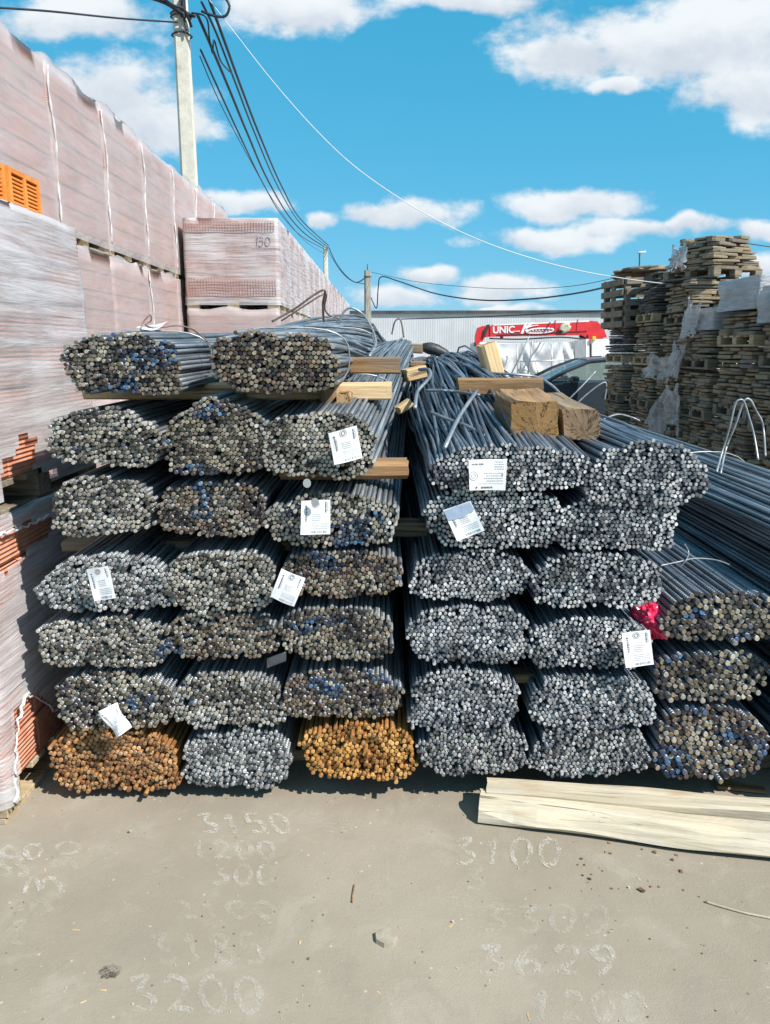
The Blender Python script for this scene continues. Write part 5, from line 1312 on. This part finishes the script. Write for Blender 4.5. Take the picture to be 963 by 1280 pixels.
# ------------------------------------------------------------------ poles and cables
CONCRETE_OLD = pmat('old_pole_concrete', (0.20, 0.195, 0.17), (0.38, 0.365, 0.32), 4, 0.9, stretch=(6, 6, .7), bmp=0.004, bscale=30)
def pole(label, px, Y, w0, w1, ztop, bands=(), cm=None):
    x = at(px, 430, Y).x
    t = thing('utility_pole', label, 'utility pole', (x, Y, 0), .2, 'concrete utility poles')
    m = MB(); P = []
    for i in range(9):
        v = i / 8; h = (w0 + (w1 - w0) * v) / 2; c = h * .75
        P.append([(a, b2, ztop * v) for a, b2 in [(-c, -h), (c, -h), (h, -c), (h, c), (c, h), (-c, h), (-h, c), (-h, -c), (-c, -h)]])
    m.grid(P, smooth=False); m.add([P[-1][k2] for k2 in range(8)], [tuple(range(8))])
    ob('shaft', m.mesh('shaft', cm or CONCRETE), t)
    for z in bands:
        m = MB(); h = (w0 + (w1 - w0) * z / ztop) / 2 + .012; m.tube([(h * 1.2 * math.cos(a), h * 1.2 * math.sin(a), z + .01 * math.sin(3 * a)) for a in [k2 * math.pi / 6 for k2 in range(13)]], .016, 5, caps=False); ob('clamp_band', m.mesh('clamp_band', DARK), t)
    return t
PY = 14.4
def ptop(px, py): return at(px, py, PY)
pp = pole('tall pale concrete utility pole rising behind the brick wall', 248, PY, .34, .24, 9.2, (ptop(240, 18).z, ptop(240, 22).z, ptop(240, 45).z))
m = MB(); m.box((.05, -.16, ptop(240, 14).z), (.10, .08, .3), .01); ob('bracket', m.mesh('bracket', DARK), pp)
P2Y, P3Y = 50.0, 35.0
pole('distant thin utility pole carrying the cable bundle', 409, P2Y, .34, .26, at(409, 308, P2Y).z)
p3 = pole('weathered concrete utility pole with cables before the warehouse', 460, P3Y, .32, .26, at(460, 338, P3Y).z, (at(460, 346, P3Y).z,), CONCRETE_OLD)
m = MB(); m.tube([(0, 0, at(460, 338, P3Y).z), (0, 0, at(460, 330, P3Y).z)], .02, 5); ob('spike', m.mesh('spike', DARK), p3)
m = MB(); c2 = at(406, 322, P2Y) ; 
def cable(label, pts, r, mat=CABLE, group='overhead cables', n=8):
    m = MB(); P = catmull(pts, n); m.tube(P, r * (.55 + .5 * ((len(label) * 7) % 5) / 4 if r > .02 else .7), 5)
    return tag(ob('overhead_cable', m.mesh('overhead_cable', mat)), label, 'cable', group)
def seq(lst): return [at(*q2) for q2 in lst]
cable('thick black cable dropping from the tall pole, leftmost of the steep bundle', seq([(251, 62, 14.4), (275, 115, 16), (304, 178, 19.5), (330, 231, 25), (352, 268, 32), (378, 296, 40), (409, 313, 50)]), .035)
cable('twisted black cable of the steep bundle nearest its middle', seq([(247, 18, 14.3), (263, 55, 15), (287, 112, 17), (310, 168, 20), (335, 225, 26), (362, 271, 35), (385, 295, 42), (410, 311, 50)]), .042)
cable('black cable of the steep bundle starting at the pole bracket', seq([(252, 2, 14.2), (270, 40, 15), (295, 105, 17.3), (318, 165, 21), (345, 228, 28), (370, 272, 37), (390, 293, 44), (410, 309, 50)]), .038)
cable('thin black cable hanging alone left of the steep bundle', seq([(250, 70, 14.4), (275, 128, 16), (310, 195, 20), (345, 255, 29), (380, 300, 41), (407, 318, 50)]), .014)
cable('black cable of the steep bundle running highest above the others', seq([(262, 0, 14.2), (281, 52, 15.5), (302, 110, 18), (326, 172, 22), (352, 232, 30), (376, 274, 39), (411, 307, 50)]), .03)
cable('looped slack cable beside the top of the tall pole', seq([(240, 16, 14.15), (258, 22, 14.1), (262, 48, 14.4), (266, 66, 14.6), (268, 50, 14.6), (276, 76, 15), (290, 92, 16.5)]), .028)
cable('round loop of black cable at the pole head', seq([(252, 14, 14.1), (268, 20, 14.1), (282, 20, 14.1), (287, 8, 14.1), (280, -4, 14.1), (266, -8, 14.1)]), .022)
cable('black service cable crossing to the tall pole from the upper left', seq([(-30, 8, 10), (60, 14, 11), (150, 23, 12.6), (222, 28, 14.1)]), .020)
cable('black cable bundle entering the tall pole from above the brick wall', seq([(186, -4, 13.3), (210, 5, 13.9), (228, 17, 14.2), (244, 20, 14.2)]), .034)
cable('second black cable entering the tall pole from above', seq([(196, -10, 13.4), (215, 6, 13.9), (230, 12, 14.1), (240, 34, 14.25)]), .024)
cable('black tail hanging down the left side of the tall pole', seq([(230, -5, 14.2), (229, 10, 14.2), (231, 26, 14.2), (234, 38, 14.2)]), .022)
cable('long white cable sagging from the tall pole across the sky', seq([(262, 0, 14.2), (300, 49, 14), (340, 100, 13.6), (390, 157, 13), (440, 205, 12.6), (500, 248, 12.2), (560, 282, 12), (620, 308, 11.8), (690, 330, 11.7), (760, 345, 11.6), (860, 357, 11.5), (990, 360, 11.5)]), .010, CABLE_W)
cable('black cables slung between the two distant poles', seq([(411, 309, 50), (420, 328, 47), (432, 344, 43), (445, 353, 39), (456, 348, 35)]), .045)
cable('second black cable slung between the distant poles', seq([(411, 315, 50), (424, 336, 46), (438, 350, 41), (456, 355, 35)]), .03)
cable('black drop cable hooking off the weathered pole', seq([(464, 372, 34.6), (471, 385, 34.4), (473, 360, 34.2), (477, 346, 34), (500, 352, 33), (545, 367, 30), (600, 375, 27), (660, 374, 24), (730, 365, 21), (800, 347, 18), (830, 338, 17)]), .024)
cable('thin cable from the weathered pole passing over the crane truck', seq([(464, 340, 35), (520, 352, 32), (590, 359, 29), (650, 361, 26), (720, 357, 22), (800, 340, 19)]), .013)
cable('thin black cable entering the view above the stone columns', seq([(927, 303, 16), (945, 306, 16), (990, 312, 16)]), .014)
cable('thin dark cable running along above the warehouse roof', seq([(497, 399, 40), (600, 396, 38), (745, 389, 34), (800, 386, 33)]), .03)
an = thing('antenna_mast', 'thin antenna mast with a small crossbar behind the stone columns', 'antenna', at(801, 420, 16))
m = MB(); a, b2 = at(801, 420, 16) - an.location, at(800, 316, 16) - an.location; m.tube([(0, 0, -1.4), b2], .016, 5); ob('mast', m.mesh('mast', DARK), an)
m = MB(); m.tube([b2 + Vector((-.05, 0, 0)), b2 + Vector((.12, 0, .02))], .02, 5); ob('crossbar', m.mesh('crossbar', WHITE), an)
an = thing('antenna_mast', 'pale doubled bracket standing behind the sunlit stone heap', 'antenna', at(925, 330, 13.5)); 
for px in (921, 928):
    m = MB(); m.tube([at(px, 345, 13.5) - an.location + Vector((0, 0, -2.2)), at(px, 301, 13.5) - an.location], .022, 5); ob('bracket_post', m.mesh('bracket_post', ALU), an)
m = MB(); m.tube([at(919, 303, 13.5) - an.location, at(930, 303, 13.5) - an.location], .025, 5); ob('crossbar', m.mesh('crossbar', ALU), an)

# ------------------------------------------------------------------ litter on the asphalt
rnd = random.Random(9)
def twig(label, pts, r, mat):
    m = MB(); m.tube(catmull([on_z(px, py, r * .9) for px, py in pts], 4), r, 5); tag(ob('twig', m.mesh('twig', mat)), label, 'twig', 'twigs and splinters on the asphalt')
twig('long pale curved splinter on the asphalt below the planks', [(882, 1127), (905, 1134), (935, 1142), (966, 1148)], .0035, W_PALE)
twig('thin dark upright twig on the asphalt below the orange bundle', [(443, 1106), (441, 1118), (440, 1128)], .0025, W_BARK)
m = MB(); c = on_z(483, 1174, 0); vs = []
for k2 in range(7):
    a = 2 * math.pi * k2 / 7; vs.append((.032 * math.cos(a) * rnd.uniform(.8, 1.15), .034 * math.sin(a) * rnd.uniform(.8, 1.15), 0))
m.add([(x, y, 0) for x, y, z in vs] + [(x * .9, y * .9, .012) for x, y, z in vs], [tuple(range(7, 14))] + [(j, (j + 1) % 7, 7 + (j + 1) % 7, 7 + j) for j in range(7)])
tag(ob('stone_chip', m.mesh('stone_chip', pmat('chip_stone', (.26, .23, .17), (.36, .32, .25), 40, .9)), None, c), 'flat broken stone chip lying on the asphalt in the middle', 'stone chip')
# dark stain and crumbs
m = MB(); c = on_z(139, 1214, 0.004); n = 26; vs = [(0, 0, 0)]
for k2 in range(n):
    a = 2 * math.pi * k2 / n; r2 = .024 + .016 * mnoise.noise(Vector((math.cos(a) * 2.2, math.sin(a) * 2.2, 4))); vs.append((r2 * math.cos(a) * 1.15, r2 * math.sin(a) * .9, 0))
m.add(vs, [(0, 1 + k2, 1 + (k2 + 1) % n) for k2 in range(n)])
o = ob('dark_stain', m.mesh('dark_stain', chalk_mat('tar_stain', 1.0)), ground, c); o['kind'] = 'structure'
tar = bpy.data.materials['tar_stain']; [nd for nd in tar.node_tree.nodes if nd.type == 'BSDF_PRINCIPLED'][0].inputs['Base Color'].default_value = (.05, .04, .035, 1)
def litter(name, count, mats, size, seed, flat=.3, long_=1.0, region_=(0, 963, 1005, 1280)):
    r = random.Random(seed); m = MB()
    for k2 in range(count):
        c = on_z(r.uniform(region_[0], region_[1]), region_[2] + (region_[3] - region_[2]) * r.random(), 0)
        s = size * r.uniform(.4, 1.3) * (1 if r.random() < .9 else 1.7); a = r.uniform(0, 6.28); l = long_ * r.uniform(.7, 1.3)
        M = Matrix.Translation(c + Vector((0, 0, s * flat * .45))) @ Matrix.Rotation(a, 4, 'Z') @ Matrix.Rotation(r.uniform(-.2, .2), 4, 'X')
        vs = [(x * s * l * .5 * r.uniform(.6, 1.1), y * s * .5 * r.uniform(.6, 1.1), z * s * flat * .5) for x in (-1, 1) for y in (-1, 1) for z in (-1, 1)]
        m.add(vs, [(0, 1, 3, 2), (4, 6, 7, 5), (0, 4, 5, 1), (2, 3, 7, 6), (0, 2, 6, 4), (1, 5, 7, 3)], r.randrange(len(mats)), M=M)
    o = ob(name, m.mesh(name, mats)); o['kind'] = 'stuff'; return o
litter('wood_crumbs', 40, [W_PALE, W_FRESH], .005, 1, .25, 3.0)
litter('gravel', 110, [pmat('pale_grit', (.40, .36, .30), (.5, .46, .39), 40, .9), pmat('dark_grit', (.10, .08, .07), (.2, .16, .13), 40, .9)], .0035, 2, .7)
litter('sawdust_crumbs', 26, [W_BARK, W_OCHRE], .007, 3, .5, 1.2, (720, 860, 1052, 1120))
for o in list(bpy.data.objects):
    if 'label' in o and len(o['label'].split()) > 16: print('LONG', o['label'])
print('RODS', N_RODS[0], 'OBJECTS', len(bpy.data.objects))
